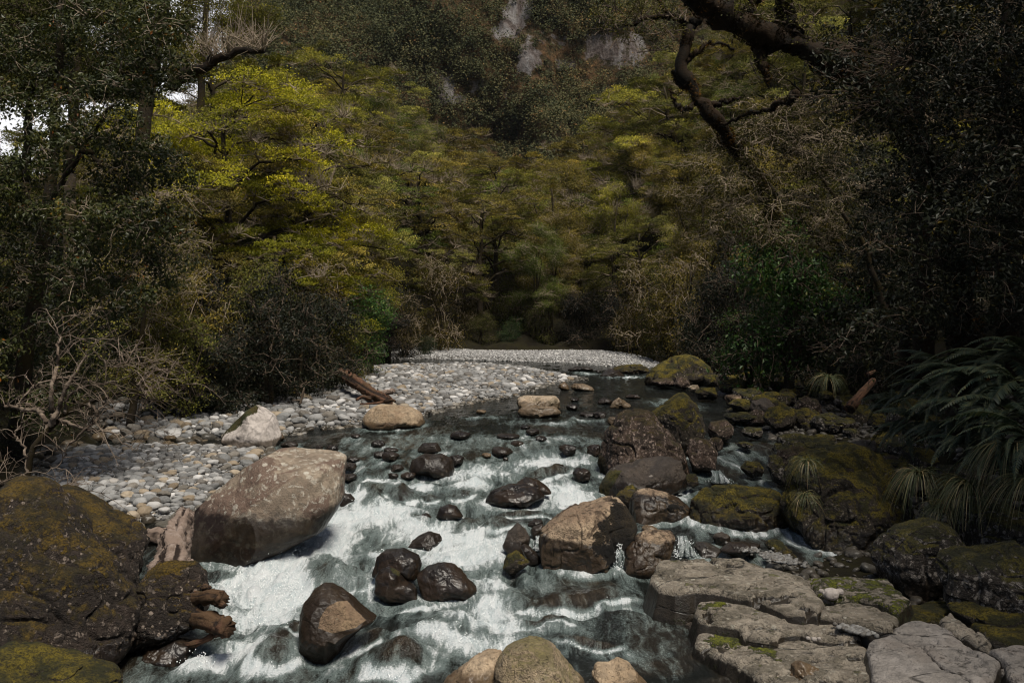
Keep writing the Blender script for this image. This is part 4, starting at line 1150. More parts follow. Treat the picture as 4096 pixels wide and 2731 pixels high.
def build_cobbles():
    rng = R(21)
    places = []
    for bi, (poly, smin, smax, tries, pw) in enumerate([(BAR1, .03, .165, 26000, 2.3), (BAR2, .04, .17, 60000, 2.3)]):
        pl = np.array(poly)
        lo, hi = pl.min(0) - .3, pl.max(0) + .3
        grid = {}
        cand = rng.uniform(lo, hi, (tries, 2))
        d = sdf(cand, poly)
        keep = d > -.25
        cand, d = cand[keep], d[keep]
        sz = smin * (smax / smin) ** (rng.uniform(0, 1, len(cand)) ** pw)
        big = fbm(p3(cand[:, 0], cand[:, 1]) * .5, 2, 8)
        sz *= np.clip(1 + big * .5, .5, 1.5)
        o = np.argsort(-sz)
        g = .4
        for i in o:
            x, y = cand[i]
            s = sz[i]
            cx, cy = int(x // g), int(y // g)
            ok = True
            for ax in (-1, 0, 1):
                for ay in (-1, 0, 1):
                    for (X, Y, S) in grid.get((cx + ax, cy + ay), ()):
                        if (X - x) ** 2 + (Y - y) ** 2 < ((S + s) * .72) ** 2:
                            ok = False
                            break
                    if not ok:
                        break
                if not ok:
                    break
            if ok:
                grid.setdefault((cx, cy), []).append((x, y, s))
                places.append((x, y, s, bi, d[i]))
    A = np.array(places)
    Z = terrain(A[:, 0], A[:, 1])
    scr = A[:, 2] / A[:, 1]
    vis = (np.abs(A[:, 0] / A[:, 1] * F) < 2100)
    order = np.argsort(-np.where(vis, scr, 0))
    solo = set(order[:300].tolist())
    protos = {}
    for ci, cm in enumerate(('cobgrey', 'cobtan', 'cobdark')):
        protos[cm] = []
        for s in range(4):
            V, Fc = cobble_mesh(s + ci * 10 + 1, 4, None)
            protos[cm].append(mesh('cobble', V, Fc, M[cm], True, {'wet': np.clip(-V[:, 2] * 0, 0, 1)}))
    wetp = {cm: [] for cm in protos}
    for cm in protos:
        for me in protos[cm]:
            m2 = me.copy()
            n = len(m2.vertices)
            m2.attributes['wet'].data.foreach_set('value', np.ones(n, np.float32) * .9)
            wetp[cm].append(m2)
    names = {'cobgrey': 'grey', 'cobtan': 'tan', 'cobdark': 'dark'}
    lows = [[cobble_mesh(s + 50, l, None) for s in range(8)] for l in (2, 3)]
    Vs, Fs, L, Wt, off = [], [], [], [], 0

    def stone(x, y, z, s, lvv, wet, rz, tilt):
        nonlocal off
        V, Fc = lows[1 if s > .09 and y < 40 else 0][rng.randint(8)]
        c, sn = math.cos(rz), math.sin(rz)
        W = V * s
        X = W[:, 0] * c - W[:, 1] * sn
        Y = W[:, 0] * sn + W[:, 1] * c
        Zz = W[:, 2] + tilt * X
        Vs.append(np.stack([X + x, Y + y, Zz + z], -1))
        Fs.append(Fc + off)
        L.append(np.full(len(Fc), lvv))
        Wt.append(np.full(len(V), wet))
        off += len(V)

    for i, (x, y, s, bi, d) in enumerate(A):
        wet = d < .12
        if i in solo:
            q = rng.uniform()
            cm = 'cobgrey' if q < .66 else 'cobtan' if q < .8 else 'cobdark'
            me = (wetp if wet else protos)[cm][rng.randint(4)]
            o = ob('cobble', me, None, (x, y, Z[i] + s * .22), (rng.normal() * .18, rng.normal() * .18, rng.uniform(0, 6.28)), s)
            if bi == 0:
                w = 'wet at the waterline' if wet else 'lying'
                tag(o, f'{names[cm]} cobble {w} on the near bar behind the lichened boulder', 'cobble', f'{names[cm]} cobbles of the near bar, {w}')
            else:
                w = 'wet at the waterline' if wet else 'lying'
                tag(o, f'{names[cm]} cobble {w} on the long bar beyond the pool', 'cobble', f'{names[cm]} cobbles of the long bar, {w}')
        else:
            stone(x, y, Z[i] + s * .22, s, rng.uniform(), 0.85 if wet else 0.0, rng.uniform(0, 6.28), rng.normal() * .15)
    # pebbles between the cobbles, on the far bar and in the slab hollows
    for poly, n, s0, s1 in ((BAR1, 9000, .014, .045), (BAR2, 7000, .025, .06), (BAR3, 15000, .03, .085)):
        pl = np.array(poly)
        c = rng.uniform(pl.min(0), pl.max(0), (n * 2, 2))
        c = c[sdf(c, poly) > -.15][:n]
        zz = terrain(c[:, 0], c[:, 1])
        for (x, y), z in zip(c, zz):
            s = s0 * (s1 / s0) ** (rng.uniform() ** 1.4)
            q = rng.uniform()
            stone(x, y, z + s * .25, s, q if poly is not BAR3 else (.4 + .5 * q if q < .8 else .9 + .06 * q), 0.0, rng.uniform(0, 6.28), rng.normal() * .2)
    for (u, v, yy, n, ru, rv) in ((3120, 2232, .50, 300, 75, 20), (3425, 2517, .42, 170, 48, 14), (2990, 2192, .42, 90, 60, 16)):
        for k in range(n):
            a, b = rng.normal() * .55, rng.normal() * .55
            vv = v + b * rv + a * rv * .6
            q = P(u + a * ru + b * 20, vv, (H - yy) * F / (vv - V0))
            stone(q[0], q[1], q[2], rng.uniform(.015, .045), rng.uniform(0, .75), .3, rng.uniform(0, 6.28), .1)
    c = rng.uniform((2.5, 11), (12, 50), (14000, 2))
    c = c[(sdf(c, SHELF) > .1) & (c[:, 0] < xr(c[:, 1]) + 2.2)]
    for (x, y), zq in zip(c, terrain(c[:, 0], c[:, 1])):
        s = .03 * 5 ** (rng.uniform() ** 1.6)
        stone(x, y, zq + s * .2, s, rng.uniform(0, .22), .75, rng.uniform(0, 6.28), rng.normal() * .2)
    me = mesh('gravel', np.concatenate(Vs), np.concatenate(Fs), M['gravel'], True, {'wet': np.concatenate(Wt)}, {'lv': np.concatenate(L)})
    tag(ob('gravel', me), 'small grey and tan river stones and pebbles covering the gravel bars', 'gravel', kind='stuff')
# ------------------------------------------------------------------ vegetation
def unit(v):
    v = np.asarray(v, float)
    return v / (np.linalg.norm(v, axis=-1, keepdims=True) + 1e-9)


class Crown:
    """collects leaf centres, normals, sizes and shade values"""

    def __init__(s, rng):
        s.C, s.N, s.S, s.L, s.rng = [], [], [], [], rng

    def tuft(s, c, nrm, rad, flat, n, size, tone):
        g = s.rng.normal(size=(n, 3)) * np.array([rad, rad, rad * flat]) * .62
        # flatten across the tuft normal
        s.C.append(c + g)
        s.N.append(np.repeat(unit(nrm)[None], n, 0) + .5 * unit(g + 1e-6) * (flat > .5))
        s.S.append(size * s.rng.uniform(.65, 1.35, n))
        s.L.append(np.clip(tone + s.rng.normal(size=n) * .16, 0, 1))

    def mesh(s, name, mat, asp=.55, spread=.55, fold=.25):
        C = np.concatenate(s.C)
        V, T = leaves(C, np.concatenate(s.N), np.concatenate(s.S), s.rng, asp, fold, spread)
        return mesh(name, V, T, mat, False, None, {'lv': np.repeat(np.concatenate(s.L), 2)})


def beech(seed, h=12.0, sp=4.6, leaf=.12, nl=46, nlimb=11, mat='beech', dense=1.0, trunkr=.24, name='beech_tree', bare=.12, tw=1.0, flatk=.26):
    rng = R(seed)
    cr = Crown(rng)
    tr, tg = [], []
    lean = rng.normal(size=2) * .08 * h
    tp = curve([(0, 0, -1.0), (lean[0] * .2, lean[1] * .2, h * .25), (lean[0] * .7 + rng.normal() * .3, lean[1] * .7, h * .55), (lean[0], lean[1], h * .86)], 14, .05, rng)
    tr.append((tp, np.linspace(trunkr * 1.25, trunkr * .3, 14)))
    az = rng.uniform(0, 6.28)
    for k in range(nlimb):
        t = .34 + .66 * (k + rng.uniform(0, .6)) / nlimb
        b = tp[min(13, int(t * 13))]
        az += 2.4 + rng.normal() * .35
        L = sp * rng.uniform(.7, 1.05) * (1.08 - .55 * t * t)
        dv = np.array([math.cos(az), math.sin(az), 0])
        e1 = b + dv * L * .45 + np.array([0, 0, L * rng.uniform(.18, .42)])
        e2 = b + dv * L + np.array([0, 0, L * rng.uniform(.2, .55)])
        lp = curve([b, e1, e2], 9, .06, rng)
        r0 = trunkr * .5 * (1.1 - .5 * t)
        tr.append((lp, np.linspace(r0, r0 * .3, 9)))
        nsub = rng.randint(4, 7)
        ends = [(lp[-1], dv, L * .3, r0 * .3)]
        for j in range(nsub):
            q = lp[rng.randint(3, 9)]
            a2 = az + rng.choice([-1, 1]) * rng.uniform(.4, 1.2)
            d2 = np.array([math.cos(a2), math.sin(a2), rng.uniform(.05, .4)])
            l2 = sp * rng.uniform(.22, .42)
            s_ = curve([q, q + d2 * l2 * .5 + np.array([0, 0, .05]), q + d2 * l2], 5, .05, rng)
            (tr if rng.uniform() < .35 else tg).append((s_, np.linspace(r0 * .42, r0 * .2, 5)))
            ends.append((s_[-1], d2, l2, r0 * .2))
        for (c, d2, l2, rr) in ends:
            rp = sp * rng.uniform(.15, .25)
            isbare = rng.uniform() < bare
            nrm = unit(np.array([dv[0] * .65, dv[1] * .65, 1.0]) + rng.normal(size=3) * .12)
            nt = int(rng.randint(8, 13) * dense)
            tone0 = rng.normal() * .1
            for _ in range(nt):
                a3, r3 = rng.uniform(0, 6.28), rp * math.sqrt(rng.uniform(0, 1))
                o = np.array([math.cos(a3) * r3, math.sin(a3) * r3, 0])
                o[2] = .34 * rp - .5 * r3 * r3 / rp - (o @ nrm) * .5 + rng.normal() * .07 * rp
                tc = c + o + np.array([0, 0, .12])
                m = c * .4 + tc * .6 + np.array([0, 0, -.16 * rp]) + rng.normal(size=3) * .04
                tg.append((np.array([c - d2 * .12, m, tc + (np.array([0, 0, .06]))]), np.array([.016, .011, .005]) * sp / 4.6 * tw * (1.3 if isbare else 1)))
                if isbare:
                    for _k in range(3):
                        e = tc + rng.normal(size=3) * np.array([.3, .3, .2]) * rp + np.array([0, 0, .2 * rp])
                        tg.append((np.array([m, (m + e) / 2 + rng.normal(size=3) * .03, e]), np.array([.010, .008, .003]) * tw * sp / 4.6))
                    continue
                cr.tuft(tc, nrm, rp * .33, flatk / .33 * .33 + .05, nl, leaf, .46 + tone0 + rng.normal() * .13)
    V, Fq = tubes(tr, 7)
    mt = mesh('trunk', V, Fq, M['bark'])
    V, Fq = tubes(tg, 3, False)
    mw = mesh('twig', V, Fq, M['twig'])
    mc = cr.mesh('crown', M[mat])
    root = ob(name, None)
    for n_, me in (('trunk', mt), ('branches', mw), ('crown', mc)):
        ob(n_, me, root)
    return root


def lobed(name, lobes, seed, mat, leaf, ntuft, nl, tuft=.3, stems=None, twigmat='twigdark', asp=.5, ntw=.5, flat=.7, upb=.35, bare=0, tone=.45, twr=.012, drop=0.0, origin=(0, 0, 0), parts=('crown', 'branches', 'trunk'), stemmat='bark'):
    """a plant whose crown is a set of overlapping leafy masses (centre, radii)"""
    rng = R(seed)
    cr = Crown(rng)
    tg = []
    O = np.array(origin, float)
    for c, r in lobes:
        c = np.asarray(c, float) - O
        r = np.broadcast_to(np.asarray(r, float), (3,))
        n = max(3, int(ntuft * rng.uniform(.8, 1.2)))
        ltone = rng.normal() * .08
        for _ in range(n):
            d = unit(rng.normal(size=3) + np.array([0, -.25, .15]))
            k = rng.uniform(.45, 1.05)
            tc = c + d * r * k
            tc[2] -= drop * r[2] * k * k
            nrm = d + np.array([0, 0, upb])
            if rng.uniform() >= bare:
                cr.tuft(tc, nrm, tuft * rng.uniform(.7, 1.3), flat, int(nl * rng.uniform(.6, 1.4)), leaf, tone + ltone + rng.normal() * .13)
            if rng.uniform() < ntw:
                s = c + d * r * .1 + rng.normal(size=3) * .15 * r
                mdl = (s + tc) / 2 + rng.normal(size=3) * .18 * r * .5 + np.array([0, 0, .08])
                tip = tc + (tc - mdl) * .25 + rng.normal(size=3) * .05
                p = curve([s, mdl, tc, tip], 7, .012, rng)
                tg.append((p, np.linspace(twr, twr * .35, 7)))
                for _k in range(2):
                    q = p[rng.randint(2, 6)]
                    e = q + unit(d + rng.normal(size=3) * .7) * rng.uniform(.2, .5) * r.mean()
                    tg.append((np.array([q, (q + e) / 2 + rng.normal(size=3) * .03, e]), np.array([twr * .6, twr * .45, twr * .2])))
    root = ob(name, None, None, O)
    ob(parts[0], cr.mesh(parts[0], M[mat], asp), root)
    if tg:
        V, Fq = tubes(tg, 4, False)
        ob(parts[1], mesh('twig', V, Fq, M[twigmat]), root)
    if stems:
        st = []
        for pts, r0, r1 in stems:
            p = curve(np.asarray(pts, float) - O, 14, .03, rng)
            st.append((p, np.linspace(r0, r1, 14)))
        V, Fq = tubes(st, 9)
        me = mesh('trunk', V, Fq, M[stemmat])
        ob(parts[2], me, root)
    return root


def shrub(name, seed, r, h, mat, leaf, nlobe=9, ntuft=16, nl=22, **kw):
    rng = R(seed)
    lb = []
    for k in range(nlobe):
        a = rng.uniform(0, 6.28)
        t = rng.uniform(0, 1)
        rr = r * .62 * math.sqrt(rng.uniform(.1, 1)) * (1 - .45 * t)
        lb.append(((math.cos(a) * rr, math.sin(a) * rr, h * (.14 + .68 * t)), (r * rng.uniform(.32, .5),) * 2 + (h * rng.uniform(.13, .22),)))
    st = [[(0, 0, -.5), (rng.normal() * .1, rng.normal() * .1, h * .3), (rng.normal() * .2 * r, rng.normal() * .2 * r, h * .7)] for _ in range(3)]
    return lobed(name, lb, seed, mat, leaf, ntuft, nl, tuft=r * .17, stems=[(s, .05 * r, .015 * r) for s in st], **kw)


def build_forest():
    rng = R(404)
    protos = [beech(1, 12, 4.6), beech(2, 13, 5.2, nlimb=12), beech(3, 11, 4.2, bare=.3), beech(4, 14, 4.9, nlimb=13), beech(5, 10, 4.8, bare=.5, dense=.9, tw=1.3), beech(6, 12.5, 5.4, nlimb=12), beech(7, 11, 4.4, bare=.05)]
    for j in range(3):
        r_ = R(700 + j)
        lbs = []
        for k in range(26):
            t = r_.uniform(0, 1)
            a = r_.uniform(0, 6.28)
            q = 3.1 * math.sqrt(max(.05, 1 - (t * 1.5 - .5) ** 2 * .9)) * r_.uniform(.3, 1)
            lbs.append(((math.cos(a) * q, math.sin(a) * q, 3.2 + 7.6 * t), (r_.uniform(.8, 1.35),) * 2 + (r_.uniform(.5, .8),)))
        protos.append(lobed('beech_tree', lbs, 710 + j, 'beech', .11, 22, 60, tuft=.42, stems=[([(0, 0, -1), (.1, .2, 4), (.3, -.1, 9)], .22, .06), ([(0, 0, 3), (1, .3, 5), (1.9, .6, 8)], .1, .03), ([(0, 0, 3.5), (-1.2, -.2, 6), (-1.8, -.5, 8.5)], .1, .03)], ntw=.8, twr=.02, bare=.12 + .1 * j, drop=.15, twigmat='twig'))
    cols = {'olive': (1, 1, 1, 1), 'brownish': (1.05, .88, .78, 1), 'green': (.72, .92, .75, 1), 'yellow-tipped': (1.28, 1.24, .8, 1)}
    spots = []

    def ok(x, y, d):
        return all((x - a) ** 2 + (y - b) ** 2 > d * d for a, b in spots)

    placed = []
    # far hillside beyond the far gravel bar
    tries = 0
    while tries < 6000:
        tries += 1
        y = 68.5 + 62 * rng.uniform() ** 1.3
        x = rng.uniform(-1, 1) * (y * .515 + 5)
        if not ok(x, y, 3.5 + (y - 68) * .03):
            continue
        spots.append((x, y))
        placed.append((x, y, rng.uniform(.85, 1.15) * (.8 if y < 73 else 1.0)))
    placed = [q for q in placed if q[0] > -.42 * q[1]]
    for x0, x1, y0, y1, n, d, s0, s1 in ((-24, -8.5, 36, 66, 46, 3.3, .75, 1.0), (11, 30, 44, 68, 40, 3.4, .7, .95), (-26, -15, 25, 36, 10, 3.5, .6, .8)):
        for _ in range(1200):
            if n <= 0:
                break
            x, y = rng.uniform(x0, x1), rng.uniform(y0, y1)
            if (x0 < 0 and x > xl(y) - 2.0) or (x0 > 0 and x < xr(y) + 2.0) or not ok(x, y, d) or math.hypot(x + 12.6, y - 45) < 3.6:
                continue
            if x0 < 0 and x < -.33 * y:
                s = min(.8, (4.5 + .19 * y - tz(x, y)) / 13.5)
                if s < .3:
                    continue
            else:
                s = rng.uniform(s0, s1)
            if y < 45 and -.36 < x / y < -.15:
                continue
            spots.append((x, y))
            placed.append((x, y, s))
            n -= 1
    for i, (x, y, s) in enumerate(placed):
        k = rng.randint(7) if rng.uniform() < .72 else 7 + rng.randint(3)
        q = rng.uniform()
        cn = 'olive' if q < .42 else 'brownish' if q < .68 else 'green' if q < .84 else 'yellow-tipped'
        zone = 'left slope' if x < -.12 * y else 'right slope' if x > .14 * y else 'valley floor'
        row = 'at the foot of the' if y < 76 else 'halfway up the' if y < 96 else 'high on the'
        if zone == 'valley floor':
            row = {'at the foot of the': 'right behind the far gravel bar on the', 'halfway up the': 'in the dense middle of the', 'high on the': 'near the cliff at the end of the'}[row]
        if y < 67:
            row = 'near the river on the'
        shp = 'flat-tiered' if k < 7 else 'round-crowned'
        lb = f'{cn} {shp} beech tree {row} {zone}'
        c = cols[cn]
        v = rng.uniform(.7, 1.6)
        c = (c[0] * v, c[1] * v, c[2] * v, 1)
        dup(protos[k], (x, y, tz(x, y) - .3), (rng.normal() * .05, rng.normal() * .05, rng.uniform(0, 6.28)), (s, s, s * rng.uniform(.9, 1.1)), lb, f'{cn} {shp} beeches {row} {zone}', c)
        for o in [bpy.data.objects[-1]] if False else []:
            pass
    for r in [o for o in COL.objects if o.name.startswith('beech_tree') and o.parent is None]:
        r['category'] = 'tree'
    for p_ in protos:
        for ch in list(p_.children):
            bpy.data.objects.remove(ch)
        bpy.data.objects.remove(p_)


def one(root, label, cat='tree', group=None, color=None, loc=None, rot=None, scale=None):
    tag(root, label, cat, group)
    if loc is not None:
        root.location = [float(c) for c in loc]
    if rot is not None:
        root.rotation_euler = rot
    if scale is not None:
        root.scale = (scale,) * 3 if np.isscalar(scale) else scale
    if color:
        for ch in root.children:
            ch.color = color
    return root


def build_key_trees():
    # the sunlit yellow-green beech over the left bank
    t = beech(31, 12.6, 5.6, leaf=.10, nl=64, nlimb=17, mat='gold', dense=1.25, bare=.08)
    one(t, 'tall golden-green beech in full sun with flat tiers of leaves, left of centre', loc=(-12.4, 44.5, tz(-12.4, 44.5) - .4))
    lim = [curve([P(690, 345, 43), P(770, 290, 42.6), P(860, 245, 42.3), P(930, 215, 42), P(1060, 205, 41.8)], 16, .05, R(3)), curve([P(830, 262, 42.4), P(840, 225, 42.3), P(850, 205, 42.3)], 8, .03, R(4))]
    V, Fq = tubes([(lim[0], np.linspace(.3, .09, 16)), (lim[1], np.linspace(.15, .05, 8))], 12, True, .5, 2.5)
    ob('limb', mesh('limb', V - np.array(t.location), Fq, M['mossbark']), t)
    rg = R(88)
    tw = []
    for k in range(60):
        q = lim[0][rg.randint(6, 16)]
        e = q + np.array([rg.normal() * .9, rg.normal() * .5, rg.uniform(.5, 1.6)])
        m = (q + e) / 2 + rg.normal(size=3) * .15
        tw.append((curve([q, m, e], 6, .02, rg), np.linspace(.03, .008, 6)))
        for _ in range(3):
            e2 = m + rg.normal(size=3) * .5 + np.array([0, 0, .4])
            tw.append((np.array([m, (m + e2) / 2, e2]), np.array([.016, .012, .006])))
    V, Fq = tubes(tw, 4, False)
    ob('bare_twigs', mesh('bare_twigs', V - np.array(t.location), Fq, M['twig']), t)
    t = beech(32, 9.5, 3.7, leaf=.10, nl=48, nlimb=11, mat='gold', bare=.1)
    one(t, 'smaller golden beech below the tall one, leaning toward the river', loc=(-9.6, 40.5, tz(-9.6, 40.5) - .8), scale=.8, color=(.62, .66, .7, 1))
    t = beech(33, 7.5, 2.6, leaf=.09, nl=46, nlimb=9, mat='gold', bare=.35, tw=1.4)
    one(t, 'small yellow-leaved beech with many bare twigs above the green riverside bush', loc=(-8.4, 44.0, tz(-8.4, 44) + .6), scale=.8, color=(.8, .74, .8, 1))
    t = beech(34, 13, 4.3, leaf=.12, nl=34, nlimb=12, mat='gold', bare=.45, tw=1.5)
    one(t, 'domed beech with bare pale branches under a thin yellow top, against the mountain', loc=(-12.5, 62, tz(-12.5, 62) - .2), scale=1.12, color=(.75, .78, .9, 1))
    t = beech(35, 14, 3.3, leaf=.12, nl=42, nlimb=13, mat='beech', bare=.1)
    one(t, 'tall olive beech rising behind the golden one to the top edge', loc=(-14.2, 56, tz(-14.2, 56)), scale=1.28, color=(1.2, 1.15, .9, 1))
    # riverside shrubs: (u, v_base, depth, radius, height, kind)
    kinds = {'brown': dict(mat='beech', leaf=.075, color=(1.0, .82, .75, 1)), 'olive': dict(mat='beech', leaf=.075, color=(.8, .85, .8, 1)), 'dark': dict(mat='darkleaf', leaf=.08, color=(1.4, 1.4, 1.4, 1)), 'green': dict(mat='bright', leaf=.085, color=(1, 1, 1, 1))}
    pr = {}
    for k, s in (('brown', 11), ('olive', 12), ('dark', 13), ('green', 14)):
        kk = kinds[k]
        pr[k] = [shrub({'brown': 'twiggy_shrub', 'olive': 'olive_shrub', 'dark': 'dark_shrub', 'green': 'green_bush'}[k], s + 100 * j, 1.6, 3.4, kk['mat'], kk['leaf'], nlobe=13, ntuft=22, nl=26, ntw=.5, twigmat='twig' if k == 'brown' else 'twigdark', bare=.12 if k == 'brown' else 0, drop=.25) for j in range(2)]
        for p_ in pr[k]:
            p_['category'] = 'bush' if k == 'green' else 'shrub'
    rng = R(9)
    L = [('green', 1420, 1440, 44, 1.9, 4.3, 'bright green rounded bush at the river edge left of the cobble bar'), ('brown', 1180, 1480, 41, 2.1, 6.0, 'tall brown-tinged shrub beside the bright green bush'), ('dark', 1130, 1540, 37, 1.9, 3.2, 'dark low shrub overhanging the driftwood log'),
         ('olive', 950, 1570, 36, 2.0, 5.5, 'olive shrub with drooping branches left of the driftwood log'), ('dark', 930, 1610, 33.5, 1.6, 3.0, 'dark rounded shrub at the back of the cobble bar'), ('brown', 740, 1560, 33, 1.9, 5.0, 'brown twiggy shrub in the left bank thicket'), ('dark', 760, 1660, 31, 1.5, 2.6, 'dark shrub above the pale smooth boulder'),
         ('olive', 640, 1640, 29.5, 1.5, 3.6, 'olive shrub behind the bare branches'), ('brown', 560, 1500, 30, 1.8, 5.0, 'tall brown shrub tangled with dry vines on the left'), ('brown', 1620, 1425, 58, 2.0, 4.2, 'drooping olive-brown shrub at the left end of the far gravel bar'), ('brown', 1760, 1400, 63, 2.4, 6.5, 'brown tree-like shrub hanging over the far gravel bar'), ('green', 1700, 1430, 59, 1.0, 1.5, 'small green branch bush dipping onto the far gravel bar'),
         ('green', 2045, 1402, 69, 1.3, 2.6, 'small blue-green bush behind the middle of the far gravel bar'), ('olive', 1925, 1402, 69.5, 1.6, 3.0, 'ochre shrub behind the far gravel bar'), ('olive', 2180, 1402, 70, 2.2, 5.2, 'dark olive shrub behind the far gravel bar, centre right'), ('dark', 2330, 1405, 70, 2.4, 5.0, 'dark shrub behind the right half of the far gravel bar'), ('dark', 2480, 1410, 67, 2.3, 5.5, 'tall dark shrub at the right end of the far gravel bar'),
         ('brown', 2560, 1400, 60, 2.4, 6.4, 'brown shrub over the river bend on the right'), ('olive', 2680, 1400, 56, 2.3, 6.0, 'olive shrub above the big rounded mossy boulder'), ('brown', 2760, 1380, 52, 2.2, 7.0, 'tall reddish-brown twiggy shrub on the right bank'), ('dark', 2830, 1420, 48, 2.0, 4.5, 'dark shrub behind the stones of the right bank'), ('brown', 2700, 1100, 54, 2.4, 5.0, 'pale twiggy dome-shaped shrub in the middle of the right slope'),
         ('green', 3160, 1390, 35, 3.0, 7.2, 'large dark green leafy bush on the right bank'), ('green', 3010, 1420, 37, 1.6, 3.6, 'lower green bush beside the large one on the right bank'), ('dark', 3330, 1430, 34, 2.2, 4.0, 'dark shrub under the right bank trees'), ('dark', 2930, 1400, 42, 2.0, 5.5, 'dark tall shrub in the shade right of the bend'), ('dark', 1280, 1500, 43, 1.8, 3.0, 'low dark shrub beneath the bright green bush'), ('dark', 1560, 1425, 55, 1.8, 3.0, 'dark shrub where the left bank meets the far gravel bar'),
         ('olive', 1330, 1350, 50, 2.2, 6.0, 'olive shrub behind the bright green bush'), ('brown', 1480, 1330, 56, 2.2, 6.5, 'brown-olive shrub in shade over the far left bank'), ('dark', 2880, 1300, 46, 2.2, 7.0, 'tall dark leafy shrub in the right bank gloom'), ('olive', 2400, 1380, 74, 2.4, 6.5, 'olive undergrowth shrub in the valley bottom'), ('olive', 2060, 1380, 75, 2.4, 6.0, 'olive-brown shrub in the valley bottom, centre'), ('brown', 1880, 1380, 74, 2.2, 6.0, 'brown shrub in the valley bottom, left of centre')]
    for i, (k, u, v, y, r, h, lb) in enumerate(L):
        p = P(u, v, y)
        c = kinds[k]['color']
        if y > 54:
            c = (c[0] * .5, c[1] * .5, c[2] * .5, 1)  # far shrubs darkened: canopy shade put into their colour
        z = min(p[2], tz(p[0], y) + .2) if not lb.startswith('pale twiggy') else tz(p[0], y) + 1.5
        f = rng.uniform(.85, 1.15)
        if p[0] < 0 and y < 46:
            p[0] += .7
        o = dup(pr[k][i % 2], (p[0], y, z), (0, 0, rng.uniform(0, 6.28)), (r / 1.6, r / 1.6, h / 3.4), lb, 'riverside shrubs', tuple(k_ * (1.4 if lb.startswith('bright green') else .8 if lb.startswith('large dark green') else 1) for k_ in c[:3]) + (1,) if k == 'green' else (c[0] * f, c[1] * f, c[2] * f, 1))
    for x, y in [(-7.4, 37.2), (-7.5, 34.6), (-8.0, 32.4), (-9.4, 30.8), (-7.2, 40.2), (-8.8, 36), (-9.2, 33.5), (-13, 38), (-15, 33), (-11.5, 50), (-10, 55), (-14, 28), (-16, 45), (-9, 60), (-8, 65), (-11, 33.5), (-12, 42), (-17, 38), (-18, 30), (12, 60), (14, 54), (13, 47), (15, 42), (12.5, 40), (14, 36), (16, 48), (17, 55), (15, 62), (13, 66), (17, 40), (19, 45), (18, 36)]:
        k = 'dark' if rng.uniform() < .6 else 'olive'
        r, h = rng.uniform(1.8, 2.6), rng.uniform(3, 6)
        side = 'left' if x < 0 else 'right'
        dup(pr[k][rng.randint(2)], (x, y, tz(x, y) - .2), (0, 0, rng.uniform(0, 6.28)), (r / 1.6, r / 1.6, h / 3.4), f'{k} shrub in the shaded thicket behind the {side} bank', f'{k} thicket shrubs of the {side} bank', kinds[k]['color'])
    for k in pr:
        for p_ in pr[k]:
            for ch in list(p_.children):
                bpy.data.objects.remove(ch)
            bpy.data.objects.remove(p_)


def D(u, v, y):
    return P(u * 4096 / 2352, v * 4096 / 2352, y)


def fuzz(br, n, size, rng):
    """shaggy moss: small blades standing on the surface of branches"""
    seg = []
    for p, r in br:
        p, r = np.asarray(p), np.asarray(r)
        l = np.linalg.norm(np.diff(p, axis=0), axis=1)
        for i in range(len(l)):
            seg.append((p[i], p[i + 1], r[i], l[i] * r[i]))
    w = np.array([s[3] for s in seg])
    k = rng.choice(len(seg), n, p=w / w.sum())
    A = np.array([s[0] for s in seg])[k]
    B = np.array([s[1] for s in seg])[k]
    r = np.array([s[2] for s in seg])[k]
    c = A + (B - A) * rng.uniform(size=(n, 1))
    t = unit(B - A)
    d = rng.normal(size=(n, 3))
    d = unit(d - (d * t).sum(1, keepdims=True) * t)
    q = fbm(c * 2.2, 3, 19)
    C = c + d * (r * (1.02 + .22 * q))[:, None] + np.array([0, 0, -.01])
    V, T = leaves(C, unit(rng.normal(size=(n, 3))), size * rng.uniform(.5, 1.6, n), rng, .35, .1, .5)
    lv = np.clip(.45 + .45 * q + .25 * rng.normal(size=n) + .1 * d[:, 0], 0, 1)  # right-facing blades lighter: the lit side put into the tone
    return V, T, np.repeat(lv, 2)


